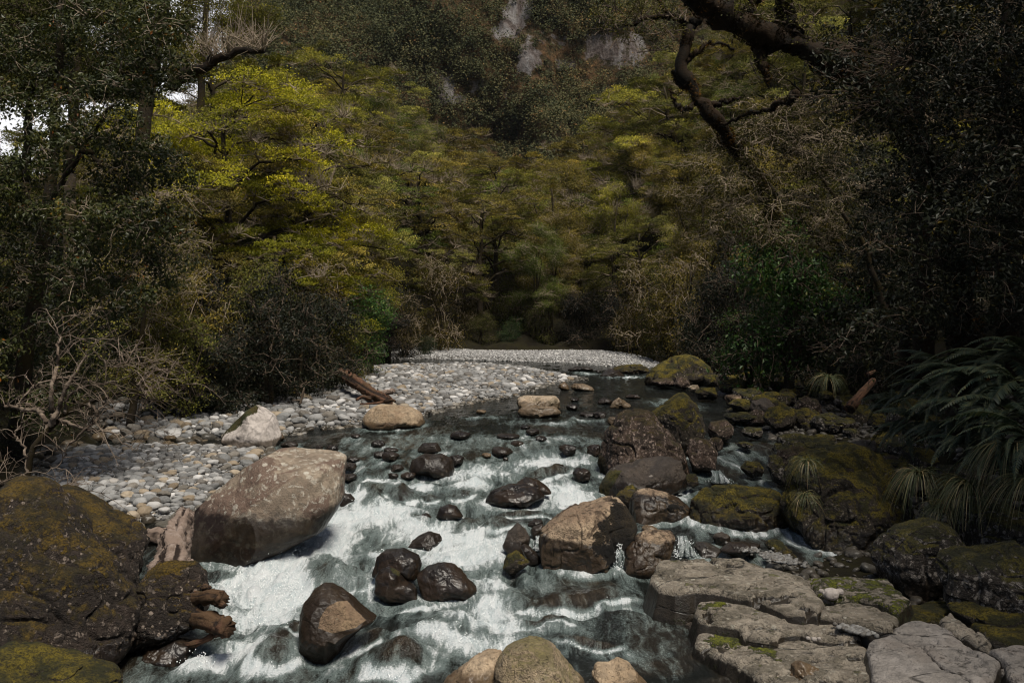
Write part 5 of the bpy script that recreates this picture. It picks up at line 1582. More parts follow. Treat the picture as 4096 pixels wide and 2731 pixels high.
def build_near_trees():
    rng = R(55)
    # left: glossy broad-leaved tree
    lb = []
    for v in range(60, 1600, 150):
        ue = np.interp(v, [0, 174, 520, 780, 1045, 1300, 1600], [640, 690, 700, 720, 700, 560, 330])
        u = -200.0
        while u < ue:
            y = rng.uniform(19.5, 23.5)
            if not (v < 380 and u < 520 and rng.uniform() < .2):
                lb.append((P(u + rng.normal() * 40, v + rng.normal() * 40, y), (rng.uniform(.6, .95), rng.uniform(.6, 1), rng.uniform(.45, .75))))
            u += 165
    b = P(60, 1750, 22.5)
    st = [([b, P(120, 1300, 22.5), P(200, 800, 22.6), P(230, 300, 22.8), P(260, -60, 23)], .2, .07), ([P(200, 800, 22.6), P(330, 600, 22), P(450, 420, 21.5)], .08, .03), ([P(300, 570, 21.0), P(360, 620, 20.8), P(410, 660, 20.6)], .07, .03)]
    t = lobed('broadleaf_tree', lb, 5, 'broad', .10, 26, 30, tuft=.2, stems=st, ntw=.42, asp=.5, twr=.012, origin=(b[0], b[1], tz(b[0], b[1]) - .3), twigmat='twig')
    one(t, 'tall glossy dark-leaved tree filling the left edge above the bare branches')
    lb = []
    for v in range(650, 1500, 130):
        for u in range(430, 880, 150):
            uu = u + rng.normal() * 40
            if uu < np.interp(v, [650, 900, 1250, 1450], [640, 760, 860, 640]):
                lb.append((P(uu, v + rng.normal() * 40, rng.uniform(26, 29)), (rng.uniform(.7, 1.0), .8, rng.uniform(.5, .7))))
    b = P(520, 1720, 28)
    t = lobed('twiggy_tree', lb, 6, 'beech', .07, 20, 34, tuft=.3, stems=[([b, P(560, 1400, 28), P(600, 1000, 28)], .12, .04)], ntw=1.0, twr=.013, origin=(b[0], b[1], tz(b[0], b[1]) - .3), twigmat='twig', bare=.25, drop=.3)
    one(t, 'small-leaved brown twiggy tree between the glossy tree and the golden beech', color=(.8, .72, .7, 1))
    # top left: tall dark trunks against the white sky
    corner = []
    for gx in range(-30, 330, 24):
        for gy in range(-10, 230, 22):
            q = (gx + rng.normal() * 6, gy + rng.normal() * 6)
            if all(math.hypot(q[0] - a, q[1] - b_) > c for a, b_, c in ((15, 45, 26), (40, 95, 20), (180, 78, 30), (228, 60, 28), (195, 105, 24), (255, 112, 30), (285, 150, 20), (120, 60, 14))):
                corner.append(q)
    for i, (lines, lob, lab) in enumerate([
        ([([D(322, 420, 31), D(335, 260, 31), D(352, 150, 31), D(366, 60, 31), D(392, -60, 31)], .24, .17), ([D(352, 150, 31), D(300, 110, 30.5), D(262, 92, 30)], .09, .04), ([D(345, 190, 31), D(315, 172, 30.6), D(280, 160, 30.5)], .07, .03)], [(330, 10), (390, 30), (430, 0), (280, -5), (300, 60), (240, 20), (420, 60), (350, 110), (270, 90), (310, 130), (380, 90), (250, 130), (320, 170), (280, 40), (210, 5)], 'tall tree with a thick dark trunk standing against the white sky'),
        ([([D(160, 400, 29), D(172, 160, 29), D(180, 60, 29), D(190, -60, 29)], .17, .12), ([D(175, 140, 29), D(130, 100, 28.6), D(90, 80, 28.4)], .06, .03)], [(170, 10), (110, 5), (60, 20), (210, 30), (140, 70), (30, 60), (20, 130), (90, 110), (150, 130), (200, 100), (60, 160), (120, 170), (180, 180), (230, 160)], 'slimmer dark trunk left of the thick one against the white sky'),
        ([([D(455, 300, 51), D(465, 140, 51), D(470, 60, 51), D(478, -50, 51)], .2, .13), ([D(466, 120, 51), D(500, 80, 51), D(530, 40, 51)], .1, .04)], [(420, 90), (440, 140), (400, 60), (430, 180), (450, 105), (440, 50), (410, 130), (425, 20), (400, 160), (455, 170), (500, 95), (520, 60), (465, 5), (510, 0), (540, 30), (580, 20), (590, 60), (545, 75), (500, 50), (610, 40)], 'olive-crowned tree at the top edge right of the sky gaps'),
        ([([D(60, 420, 33), D(66, 200, 33), D(70, -60, 33)], .15, .1)], [(60, 20), (20, 10), (100, 60), (0, 90), (60, 120), (110, 130), (10, 170), (40, 40), (-10, 40), (80, 20), (130, 10)] + corner, 'dark tree in the top left corner behind the glossy leaves')]):
        yy = [31, 29, 51, 33][i]
        lobs = [(D(u + rng.normal() * 6, v, yy + rng.normal() * .5), (rng.uniform(.5, .75) * (1.9 if i == 2 else 1), .6, rng.uniform(.3, .45) * (1.7 if i == 2 else 1))) for u, v in lob]
        b = np.array(lines[0][0][0])
        t = lobed('tall_tree', lobs, 70 + i, 'beech', .085, 30, 34 if i != 2 else 60, tuft=.26 if i != 2 else .42, stems=lines, ntw=.7, origin=(b[0], b[1], tz(b[0], b[1]) - .3), flat=.4, twr=.013)
        lo = t.children[-1]
        st = tubes([(np.array([(0, 0, -.4), b - np.array(t.location)]), np.array([lines[0][1] * 1.15, lines[0][1]]))], 9)
        ob('lower_trunk', mesh('lower_trunk', st[0], st[1], M['bark']), t)
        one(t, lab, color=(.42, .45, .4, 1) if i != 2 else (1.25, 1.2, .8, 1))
    # right: dark broad-leaved wall of foliage
    specs = [('dark_broadleaf_tree', 0, 820, 1890, 2120, (16.5, 20.5), 'dark glossy-leaved tree hanging over the right bank, nearest the mossy limb'), ('dark_broadleaf_tree', -40, 800, 2090, 2480, (15.5, 20), 'very dark tree filling the right edge above the ferns')]
    for i, (nm, v0, v1, u0, u1, yr, lab) in enumerate(specs):
        lb = []
        v = v0
        while v < v1:
            le = u0 + (np.interp(v, [0, 150, 300, 450, 600, 700, 820], [10, 0, 30, 110, 110, 20, 60]) if i == 0 else np.interp(v, [0, 700, 800], [0, 0, 60]))
            u = le + rng.uniform(0, 60)
            while u < u1:
                lb.append((D(u, v + rng.normal() * 20, rng.uniform(*yr)), (rng.uniform(.5, .85), .8, rng.uniform(.45, .7))))
                u += 82
            v += 78
        b = D(u0 + 230, 860, yr[1] + 1)
        st = [([D(u0 + 230, 900, yr[1] + 1), D(u0 + 225, 600, yr[1] + 1), D(u0 + 215, 300, yr[1] + 1), D(u0 + 225, -50, yr[1] + 1)], .24, .12)]
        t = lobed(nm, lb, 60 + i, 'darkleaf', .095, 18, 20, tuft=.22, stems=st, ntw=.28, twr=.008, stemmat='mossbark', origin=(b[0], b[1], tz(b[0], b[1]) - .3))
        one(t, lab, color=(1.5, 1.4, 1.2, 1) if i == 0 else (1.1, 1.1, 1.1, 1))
    # shade trees of the right slope
    for i, (x, y, s, lab) in enumerate([(13.5, 27, .95, 'dark beech in the gloom of the right slope behind the nearest dark tree'), (16, 33, 1.0, 'dark beech higher in the gloom of the right slope'), (13.5, 38, .8, 'dark beech behind the large green bush'), (12.5, 20, .85, 'dark beech rising over the fern bank'), (18, 26, 1.1, 'tall dark beech at the top of the fern bank'), (16, 16, 1.0, 'dark beech above the right edge slabs')]):
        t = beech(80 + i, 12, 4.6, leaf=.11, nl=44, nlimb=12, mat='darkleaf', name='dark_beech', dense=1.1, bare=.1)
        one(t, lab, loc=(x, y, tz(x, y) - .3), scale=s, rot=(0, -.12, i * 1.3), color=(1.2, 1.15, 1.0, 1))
    # unseen trees added beside the camera, above the frame, to shade the fern bank
    for i, (x, y, s, lab) in enumerate([(12.6, 9.5, 1.2, 'added unseen shade beech on the right bank nearest the viewer, crown above the picture'), (14.0, 14.5, 1.2, 'added unseen shade beech on the right bank beside the grey slabs, crown above the picture')]):
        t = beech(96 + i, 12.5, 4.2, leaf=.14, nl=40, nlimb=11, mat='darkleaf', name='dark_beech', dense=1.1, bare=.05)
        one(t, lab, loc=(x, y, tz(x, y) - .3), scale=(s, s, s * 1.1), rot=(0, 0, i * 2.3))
    # brown twiggy tree screening the foot of the gnarled one
    lb = []
    for v in range(250, 560, 42):
        for u in range(1600, 1930, 46):
            if u > np.interp(v, [250, 330, 450, 560], [1700, 1640, 1600, 1590]) + rng.normal() * 12:
                lb.append((D(u + rng.normal() * 12, v + rng.normal() * 10, rng.uniform(25.6, 27.5)), (rng.uniform(.5, .75), .7, rng.uniform(.35, .55))))
    b = D(2060, 830, 27.5)
    t = lobed('twiggy_tree', lb, 66, 'beech', .065, 16, 28, tuft=.25, stems=[([D(2060, 860, 27.5), D(2000, 600, 27.4), D(1880, 400, 27.2)], .12, .04)], ntw=.9, twr=.011, origin=(b[0], b[1], tz(b[0], b[1]) - .3), twigmat='twig', bare=.2, drop=.2)
    one(t, 'brown small-leaved tree under the gnarled mossy limbs, above the large green bush', color=(.36, .34, .34, 1))
    # gnarled mossy tree, upper right
    y = 21.0
    main = [([D(2230, 900, y + 2), D(2210, 700, y + 1.5), D(2160, 450, y + 1), D(2060, 270, y + .4), D(1930, 160, y), D(1830, 104, y), D(1740, 74, y - .2), D(1660, 32, y - .4), D(1560, -38, y - .6)], .36, .22),
            ([D(1830, 112, y), D(1808, 50, y + .1), D(1800, -40, y + .2)], .2, .16), ([D(1740, 95, y), D(1752, 150, y - .2), D(1765, 185, y - .3)], .14, .05), ([D(1700, 70, y), D(1715, 30, y + .2), D(1745, -10, y + .3)], .12, .06)]
    rg = R(14)
    br = []
    for pts, r0, r1 in main:
        p = curve(pts, 40, .025, rg)
        br.append((p, np.linspace(r0, r1, 40) * (1 + .15 * rg.normal(size=40))))
    V, Fq = tubes(br, 16, True, .35, 2.5)
    fz1 = fuzz(br, 26000, .055, rg)
    b = np.array(main[0][0][0])
    O = np.array([b[0], b[1], tz(b[0], b[1]) - .2])
    root = ob('mossy_tree', None, None, O)
    ob('moss', mesh('moss', fz1[0] - O, fz1[1], M['mossfuzz'], False, None, {'lv': fz1[2]}), root)
    st = tubes([(np.array([O + [0, 0, -.3], b]), np.array([.5, .42]))], 10)
    ob('trunk', mesh('trunk', np.concatenate([V, st[0]]) - O, [np.concatenate([Fq[0], st[1][0] + len(V)]), np.concatenate([Fq[1], st[1][1] + len(V)])], M['mossbark']), root)
    # hanging gnarled limbs with foliage
    y2 = 25.0
    g = [([D(1585, 60, y2), D(1572, 110, y2), D(1566, 160, y2), D(1590, 200, y2), D(1604, 235, y2), D(1630, 262, y2), D(1660, 300, y2 + .5), D(1700, 360, y2 + 3), D(1760, 450, y2 + 8), D(1800, 620, y2 + 12), D(1830, 790, y2 + 14)], .15, .34),
         ([D(1600, 235, y2), D(1575, 250, y2 - .2), D(1552, 240, y2 - .2), D(1540, 205, y2 - .2)], .10, .03), ([D(1610, 245, y2), D(1640, 240, y2 + .1), D(1680, 228, y2 + .2), D(1700, 224, y2 + .3)], .1, .05), ([D(1570, 150, y2), D(1600, 120, y2), D(1640, 100, y2 + .1), D(1680, 110, y2 + .2)], .1, .04),
         ([D(1580, 70, y2), D(1555, 40, y2 - .1), D(1500, 40, y2 - .3), D(1440, 62, y2 - .4)], .11, .05), ([D(1585, 65, y2), D(1610, 30, y2), D(1620, -20, y2)], .14, .1), ([D(1540, 45, y2), D(1520, 10, y2), D(1490, -20, y2)], .08, .04), ([D(1590, 200, y2), D(1560, 190, y2), D(1545, 160, y2)], .12, .05),
         ([D(1650, 290, y2), D(1720, 265, y2 - 1), D(1790, 238, y2 - 2), D(1830, 218, y2 - 2.4)], .05, .12)]
    br = []
    for pts, r0, r1 in g:
        p = curve(pts, 26, .03, rg)
        k = fbm(p * 2.2, 3, 9)
        br.append((p, np.linspace(r0, r1, 26) * .72 * (1 + .3 * k)))
    V, Fq = tubes(br, 14, True, .5, 2.8)
    fz2 = fuzz(br, 22000, .055, rg)
    b = np.array(g[0][0][-1])
    O = np.array([b[0], b[1], tz(b[0], b[1]) - .2])
    root2 = ob('gnarled_tree', None, None, O)
    ob('moss', mesh('moss', fz2[0] - O, fz2[1], M['mossfuzz'], False, None, {'lv': fz2[2]}), root2)
    st = tubes([(np.array([O + [0, 0, -.3], b]), np.array([.36, .3]))], 10)
    ob('trunk', mesh('trunk', np.concatenate([V, st[0]]) - O, [np.concatenate([Fq[0], st[1][0] + len(V)]), np.concatenate([Fq[1], st[1][1] + len(V)])], M['mossbark']), root2)
    for rt, tufts, yy, col, mt in ((root, [(1690, 30), (1730, 20), (1780, 40), (1760, 60), (1850, 40), (1870, 90), (1700, 5), (1820, 10), (1740, 140), (1790, 160), (1860, 20), (1640, 5)], y, (.5, .5, .5, 1), 'beech'),
                                   (root2, [(1395, 30), (1420, 45), (1450, 20), (1480, 35), (1510, 15), (1540, 20), (1440, 85), (1500, 60), (1390, 60), (1550, 60), (1465, 5), (1410, 5), (1570, 20), (1500, 100)], y2 - .3, (.85, .8, .8, 1), 'beech')):
        cr = Crown(rg)
        tg = []
        for u, v in tufts:
            for _ in range(7):
                c = D(u + rg.normal() * 16, v + rg.normal() * 9, yy + rg.normal() * .5) - np.array(rt.location)
                cr.tuft(c, (0, -.1, 1), .2, .35, 26, .055, .45 + rg.normal() * .14)
                e = D(u + rg.normal() * 14, v + 16 + rg.normal() * 9, yy + rg.normal() * .3) - np.array(rt.location)
                tg.append((curve([e, (e + c) / 2 + rg.normal(size=3) * .05, c], 5, .01, rg), np.linspace(.016, .005, 5)))
        ob('crown', cr.mesh('crown', M[mt]), rt).color = col
        V, Fq = tubes(tg, 4, False)
        ob('branches', mesh('twig', V, Fq, M['twigdark']), rt)
    one(root, 'massive dark mossy limb arching in from the upper right with its trunk')
    one(root2, 'gnarled crooked tree wrapped in orange moss, hanging in front of the valley')
    # pale bare branch sprays in the dark right hand foliage
    for i, (u, v, yy, n, lab) in enumerate([(2040, 130, 17.5, 26, 'fan of bare reddish twigs high in the dark right foliage'), (1960, 220, 17.5, 12, 'smaller spray of bare twigs beside the mossy limb'), (1950, 800, 21, 10, 'low spray of pale twigs over the right bank stones')]):
        tw = []
        b = D(u + 60, v + 10, yy)
        for k in range(n):
            a = rg.uniform(2.2, 4.4)
            L = rg.uniform(.7, 1.5)
            e = b + np.array([math.cos(a) * L, rg.normal() * .3, math.sin(a) * L * .6 + rg.normal() * .2])
            p = curve([b, b * .5 + e * .5 + rg.normal(size=3) * .12, e], 10, .015, rg)
            tw.append((p, np.linspace(.013, .004, 10)))
            for _ in range(3):
                q = p[rg.randint(3, 9)]
                e2 = q + unit(e - b + rg.normal(size=3) * .5) * rg.uniform(.2, .5)
                tw.append((curve([q, (q + e2) / 2 + rg.normal(size=3) * .04, e2], 5), np.linspace(.008, .003, 5)))
        tw.append((curve([b + np.array([1.2, .8, -.5]), b + np.array([.5, .2, -.1]), b], 8), np.linspace(.03, .015, 8)))
        V, Fq = tubes(tw, 4, False)
        o = ob('bare_branch', mesh('bare_branch', V - b, Fq, M['twigdark']), None, b)
        tag(o, lab, 'branch')


def build_small_plants():
    rg = R(31)
    # ---- arching bare shrub, left foreground
    y = 16.5
    T = lambda a, b, yy=y: P(a / 2, 1300 + b / 2, yy)
    mains = [([T(200, 1290), T(225, 1150), T(290, 960), T(440, 780), T(520, 700), T(700, 620), T(860, 570), T(1000, 530), T(1110, 530), T(1200, 575), T(1290, 590), T(1400, 540), T(1530, 420)], .06, .008),
             ([T(440, 780), T(500, 620), T(600, 420), T(740, 190), T(960, 40)], .05, .008), ([T(380, 850), T(300, 700), T(150, 680), T(0, 660)], .05, .03), ([T(470, 750), T(600, 800), T(720, 840), T(860, 860), T(1000, 960), T(1080, 1010)], .035, .006), ([T(420, 800), T(440, 500), T(450, 200), T(430, 0)], .05, .012),
             ([T(700, 620), T(780, 740), T(660, 860), T(560, 950), T(480, 1100), T(360, 1190)], .03, .006), ([T(520, 700), T(560, 560), T(720, 480), T(900, 460), T(1100, 350)], .03, .006), ([T(220, 1180), T(170, 1000), T(100, 880), T(140, 780)], .03, .008), ([T(600, 420), T(480, 420), T(300, 480), T(200, 560), T(140, 650)], .025, .005),
             ([T(860, 570), T(820, 640), T(740, 760), T(640, 840)], .022, .006), ([T(1290, 590), T(1180, 640), T(1100, 700)], .014, .004), ([T(740, 190), T(860, 330), T(980, 300), T(1050, 270)], .018, .004), ([T(1200, 575), T(1100, 480), T(1180, 410)], .015, .004), ([T(230, 1290), T(350, 1330), T(500, 1345), T(560, 1340)], .07, .03), ([T(240, 1300), T(100, 1260), T(-60, 1270)], .07, .05)]
    br = []
    fine = []
    for pts, r0, r1 in mains:
        n = 26
        p = curve(pts, n, .012, rg)
        p[:, 1] += np.cumsum(rg.normal(size=n)) * .03
        br.append((p, np.linspace(r0, r1, n) ** 1.0))
        for k in range(n // 3 + 3):
            i = rg.randint(6, n)
            q = p[i]
            L = rg.uniform(.25, .9)
            a = rg.uniform(-.5, 2.6)
            d = np.array([math.cos(a), rg.normal() * .5, math.sin(a) * .8])
            e = q + d * L + np.array([0, 0, -.35 * L * L])
            m = q + d * L * .5 + np.array([0, 0, .06])
            c = curve([q, m, e, e + np.array([rg.normal() * .1, 0, -.12])], 9, .008, rg)
            fine.append((c, np.linspace(.0075, .0022, 9)))
            for _ in range(2):
                q2 = c[rg.randint(2, 7)]
                e2 = q2 + unit(d + rg.normal(size=3) * .8) * rg.uniform(.12, .4)
                fine.append((curve([q2, (q2 + e2) / 2 + rg.normal(size=3) * .02, e2], 5), np.linspace(.0045, .002, 5)))
    O = T(200, 1300)
    V, Fq = tubes(br[:1] + br[13:], 8)
    root = ob('bare_shrub', None, None, O)
    ob('trunk', mesh('trunk', V - O, Fq, M['bark']), root)
    V, Fq = tubes(br[1:13] + fine, 5, False)
    ob('branches', mesh('branches', V - O, Fq, M['deadtwig']), root)
    cr = Crown(rg)
    for pts, r in ((br[0][0][19:], 5), (br[1][0][14:], 3), (br[6][0][16:], 3)):
        for q in pts:
            for _ in range(r):
                cr.tuft(q - O + rg.normal(size=3) * .13 + np.array([0, 0, .08]), (0, -.2, 1), .09, .5, 16, .036, .5 + rg.normal() * .15)
    ob('crown', cr.mesh('crown', M['beech']), root)
    one(root, 'leafless shrub with long arching pale branches reaching over the near cobble bar', 'shrub')

    # ---- driftwood
    def wood(name, paths, mat, label, cat='driftwood', k=12, amp=.04, fr=5, jag=0):
        br_ = []
        for pts, r0, r1 in paths:
            n = max(8, int(np.linalg.norm(np.asarray(pts[-1]) - np.asarray(pts[0])) * 22))
            p = curve(pts, n, .002, rg)
            br_.append((p, np.linspace(r0, r1, n) * (1 + .07 * rg.normal(size=n))))
        gr = []
        kk = k + 10
        V, Fq = tubes(br_, kk, True, amp * 2.2, fr, .16, gr)
        if jag:
            p0 = br_[0][0]
            n0 = len(p0)
            dd = unit(p0[-1] - p0[-3])
            jr = np.abs(fbm(np.stack([np.cos(np.arange(kk) * 6.283 / kk) * 3, np.sin(np.arange(kk) * 6.283 / kk) * 3, np.zeros(kk)], -1), 4, int(n0)))
            V[(n0 - 1) * kk:n0 * kk] += dd * (jr * jag * 2.2)[:, None]
            V[n0 * kk + 1] -= dd * jag * .6
            gr[0][(n0 - 2) * kk:] = 0
            gr[1][:] = -.2
        O = np.asarray(paths[0][0][0], float)
        o = ob(name, mesh(name, V - O, Fq, M[mat], True, {'groove': np.concatenate(gr)}), None, O)
        return tag(o, label, cat)

    wood('driftwood_log', [([P(676, 2300, 13.5), P(690, 2230, 14.0), P(702, 2160, 14.6), P(722, 2105, 15.3), P(738, 2068, 15.9)], .24, .15), ([P(655, 2215, 13.9), P(662, 2190, 14.0)], .05, .03), ([P(755, 2245, 13.8), P(768, 2250, 13.6)], .05, .03)], 'driftwood', 'thick weathered driftwood log wedged between the lichened boulder and the dark nose', k=30, amp=.06, fr=6, jag=.12)
    wood('driftwood_stump', [([P(590, 2150, 15.2), P(620, 2146, 15.1), P(664, 2152, 15.0)], .11, .13)], 'driftwood', 'short driftwood chunk in the side pool left of the thick log', k=14, amp=.05)
    wood('broken_root', [([P(760, 2395, 12.9), P(830, 2385, 12.6), P(870, 2388, 12.5), P(888, 2394, 12.46)], .085, .085), ([P(862, 2385, 12.5), P(868, 2372, 12.5)], .03, .015), ([P(850, 2400, 12.5), P(880, 2415, 12.45), P(898, 2420, 12.4)], .05, .035), ([P(815, 2350, 12.7), P(838, 2352, 12.6)], .05, .03)], 'redwood', 'upper of two broken root ends sticking out over the white water', k=14, amp=.09, fr=9, jag=.03)
    wood('broken_root', [([P(770, 2470, 12.8), P(830, 2480, 12.5), P(880, 2500, 12.4), P(908, 2508, 12.32)], .11, .11), ([P(840, 2500, 12.5), P(850, 2540, 12.45), P(800, 2566, 12.5), P(740, 2580, 12.6)], .04, .035), ([P(890, 2520, 12.35), P(900, 2540, 12.3)], .03, .012)], 'redwood', 'lower thicker broken root end with a curved prong over the white water', k=16, amp=.07, fr=9, jag=.03)
    T1 = lambda a, b, yy: P(1000 + a / 2, 1300 + b / 2, yy)
    lg = wood('fallen_log', [([T1(1110, 615, 32.0), T1(1000, 560, 32.8), T1(880, 480, 34.2), T1(740, 400, 36), T1(560, 330, 38.5)], .16, .2), ([T1(1090, 612, 32), T1(1000, 625, 31.8), T1(880, 632, 31.6)], .05, .02), ([T1(960, 590, 32.4), T1(900, 575, 32.2), T1(850, 600, 32)], .08, .04), ([T1(800, 420, 35.4), T1(790, 360, 35.2)], .06, .03), ([T1(1080, 610, 31.9), T1(1140, 600, 31.8), T1(1165, 612, 31.7)], .05, .03)], 'redwood', 'long dark reddish log lying from the thicket down onto the cobble bar', 'log', k=14, amp=.05, fr=4)
    wood('dead_limb', [([T1(1020, 552, 33), T1(1080, 540, 33), T1(1140, 528, 33)], .07, .1), ([T1(1140, 528, 33), T1(1152, 512, 33)], .1, .06)], 'sunwood' if 'sunwood' in M else 'driftwood', 'short pale barkless limb beside the reddish log on the bar', 'branch', amp=.03)
    wood('thin_branch', [([T1(400, 640, 32), T1(420, 560, 32), T1(430, 500, 32), T1(400, 490, 32), T1(455, 450, 32)], .04, .015), ([T1(400, 600, 32), T1(340, 600, 31.8)], .025, .01)], 'twigdark', 'crooked thin branch standing at the back of the cobble bar', 'branch', amp=.01)
    T3 = lambda a, b, yy: P(2920 + a / 2, 1300 + b / 2, yy)
    wood('dead_branch', [([T3(955, 672, 24), T3(1000, 610, 24.2), T3(1080, 520, 24.6), T3(1150, 440, 25)], .13, .07), ([T3(1105, 400, 25), T3(1160, 365, 25.2)], .06, .03)], 'redwood', 'leaning dead red-brown branch on the dark right bank', 'branch', amp=.03)
    wood('dead_branch', [([T3(1280, 240, 25), T3(1340, 170, 25.3), T3(1360, 150, 25.4)], .12, .09)], 'mossbark', 'mossy stub glowing faintly in the dark above the leaning dead branch', 'branch', amp=.03)
    wood('thin_branch', [([T3(1450, 500, 21), T3(1530, 450, 21.2)], .025, .015)], 'twig', 'thin bare stick on the right bank left of the ferns', 'branch', amp=.005)
    wood('snag', [([T3(1440, 470, 22), T3(1400, 300, 22), T3(1400, 0, 22.2)], .12, .1)], 'mossbark', 'upright mossy stem in the dark behind the leaning dead branch', 'stem', amp=.03)

    # ---- ferns
    fr = []
    for s in range(4):
        r = R(s + 900)
        L = 1.25
        n = 30
        t = np.linspace(0, 1, n)
        rx = np.stack([t * L * .92, .05 * np.sin(t * 4 + s), .42 * L * t - .62 * L * t ** 2.2], -1)
        tan = unit(np.gradient(rx, axis=0))
        V, Tt, Lv = [], [], []
        off = 0
        for i in range(3, n):
            wl = .14 * math.sin(math.pi * min(1, .15 + t[i] * .86)) ** .8 * (1 - .2 * t[i]) + .02
            for sd in (-1, 1):
                side = np.cross(tan[i], (0, 0, 1.0)) * sd
                d = unit(side + tan[i] * .45 + np.array([0, 0, -.35 + r.normal() * .12]))
                w = tan[i] * .019
                b0 = rx[i]
                V += [b0 - w, b0 + w, b0 + d * wl * .6 + w * .8, b0 + d * wl, b0 + d * wl * .6 - w * .8]
                Tt += [[off, off + 1, off + 2], [off, off + 2, off + 4], [off + 4, off + 2, off + 3]]
                q = np.clip(.55 + r.normal() * .2, 0, 1)
                Lv += [q] * 3
                off += 5
        ra, fa = tubes([(rx, np.linspace(.008, .003, n))], 4, False)
        Tt = np.array(Tt)
        me = mesh('frond', np.concatenate([np.array(V), ra]), [Tt, fa[0] + off], M['fern'], False, None, {'lv': np.concatenate([Lv, np.full(len(fa[0]), .9)])})
        fr.append(me)
    fl = [(2230, 870, 16.5, 1.25), (2290, 830, 16.8, 1.3), (2170, 850, 18.2, 1.2), (2330, 880, 15.6, 1.3), (2250, 930, 16, 1.2), (2160, 920, 18, 1.1), (2310, 950, 15.2, 1.2), (2200, 980, 17, 1.1), (2360, 1000, 14.6, 1.2), (2120, 960, 18.6, 1.0), (2130, 890, 19, 1.1), (2350, 810, 16.2, 1.2), (2240, 1010, 16.2, 1.0), (2080, 980, 19.5, .9), (2060, 920, 20, .9), (2290, 1040, 15.2, .9)]
    wh = ['beneath the dark right edge tree', 'topmost in the right fern bank', 'with fronds falling toward the leaning dead branch', 'cut by the right edge, upper', 'in the heart of the fern bank', 'at the left side of the fern bank', 'right of the fern bank heart', 'low in the fern bank above the tussocks', 'cut by the right edge, lower', 'shaded, over the huge mossy boulder', 'shaded, furthest up the left side', 'high at the right edge', 'just behind the round lichened boulder tussocks', 'small, behind the crown of the huge mossy boulder', 'small, near the thin bare stick', 'short, above the grey mossy boulder']
    for i, (u, v, yy, s) in enumerate(fl):
        b = D(u, v, yy)
        root = ob('fern', None, None, b)
        for k in range(17):
            f = ob('frond', fr[rg.randint(4)], root, (0, 0, rg.uniform(-.1, .1)), (rg.normal() * .3, rg.uniform(-.45, .45), math.pi + rg.normal() * 1.2 + .35), rg.uniform(.5, .85) * s)
            c = rg.uniform(.6, 1.2)
            f.color = (c, c, c, 1)
        tag(root, f'blue-green fern with long drooping fronds, {wh[i]}', 'fern', 'ferns of the right bank')

    # ---- tussocks
    def tussock(label, u, v, yy, L, n, bias):
        b = D(u, v, yy)
        V, Q, lv = [], [], []
        off = 0
        for k in range(n):
            a = rg.uniform(0, 6.28)
            d = unit(np.array([math.cos(a), math.sin(a) * .7, 0]) + np.array(bias))
            l = L * rg.uniform(.5, 1.1)
            t = np.linspace(0, 1, 7)[:, None]
            st = rg.uniform(.3, .75)
            p = d * l * .75 * t ** .9 + np.array([0, 0, 1]) * (l * st * t - l * rg.uniform(.7, 1.25) * t ** 2.2) + rg.normal(size=3) * .03
            w = unit(np.cross(d, (0, 0, 1.0)) + rg.normal(size=3) * .3) * (.0055 * (1 - t * .85)) * (L / .7 + .3)
            V.append(np.concatenate([p - w, p + w]))
            i = np.arange(6)
            Q.append(np.stack([i, i + 1, i + 8, i + 7], -1) + off)
            lv += [np.clip(.42 + rg.normal() * .2 + (.4 if rg.uniform() < .18 else 0), 0, 1)] * 6
            off += 14
        me = mesh('tussock', np.concatenate(V), np.concatenate(Q), M['tussock'], False, None, {'lv': np.array(lv)})
        tag(ob('tussock', me, None, b), label, 'grass tuft')

    for a in [('grass tuft crowning the left shoulder of the huge mossy boulder', 1855, 1062, 16.7, .52, 170, (-.5, -.2, 0)), ('second grass tuft hanging lower down the huge mossy boulder', 1848, 1140, 16.4, .42, 120, (.0, -.5, 0)), ('long pale grass tussock right of the huge mossy boulder', 2112, 1092, 16.4, .85, 260, (-.1, -.4, 0)), ('spreading grass tussock above the grey mossy boulder', 2230, 1118, 15.2, .9, 260, (-.5, -.3, 0)),
              ('large arching tussock at the right edge under the ferns', 2330, 1030, 14.8, 1.0, 300, (-.5, -.3, 0)), ('low dry tussock behind the round grey lichened boulder', 2165, 1170, 15.4, .6, 180, (-.3, -.2, 0)), ('grass tuft in shade left of the leaning dead branch', 1905, 870, 26, .8, 160, (-.2, -.2, 0)), ('grass tussock cut by the right edge', 2370, 1110, 14.2, .9, 220, (-.5, -.2, 0)), ('fine grass under the bright green riverside bush', 830, 838, 43, .9, 150, (.3, -.3, 0))]:
        tussock(*a)

    # ---- undergrowth leaves on both banks
    n = 60000
    y = 12 + 56 * rg.uniform(size=n) ** 1.2
    side = rg.uniform(size=n) < .55
    x = np.where(side, xr(y) + .1 + rg.exponential(2.6, n), xl(y) - .1 - rg.exponential(2.6, n))
    keep = fbm(p3(x, y) * .7, 3, 13) > -.25
    x, y, side = x[keep], y[keep], side[keep]
    z = terrain(x, y) + rg.exponential(.16, len(x)) * (1 + .5 * np.sin(x * 3 + y * 2))
    N = np.tile(np.array([[0, -.2, 1.0]]), (len(x), 1))
    V, Tt = leaves(np.stack([x, y, z], -1), N, rg.uniform(.04, .11, len(x)), rg, .45, .2, .7)
    me = mesh('undergrowth', V, Tt, M['darkleaf'], False, None, {'lv': np.repeat(np.clip(rg.uniform(.1, .95, len(x)), 0, 1), 2)})
    o = ob('undergrowth', me)
    o.color = (1.6, 1.6, 1.4, 1)
    tag(o, 'dark leafy undergrowth carpeting both river banks', 'undergrowth', kind='stuff')


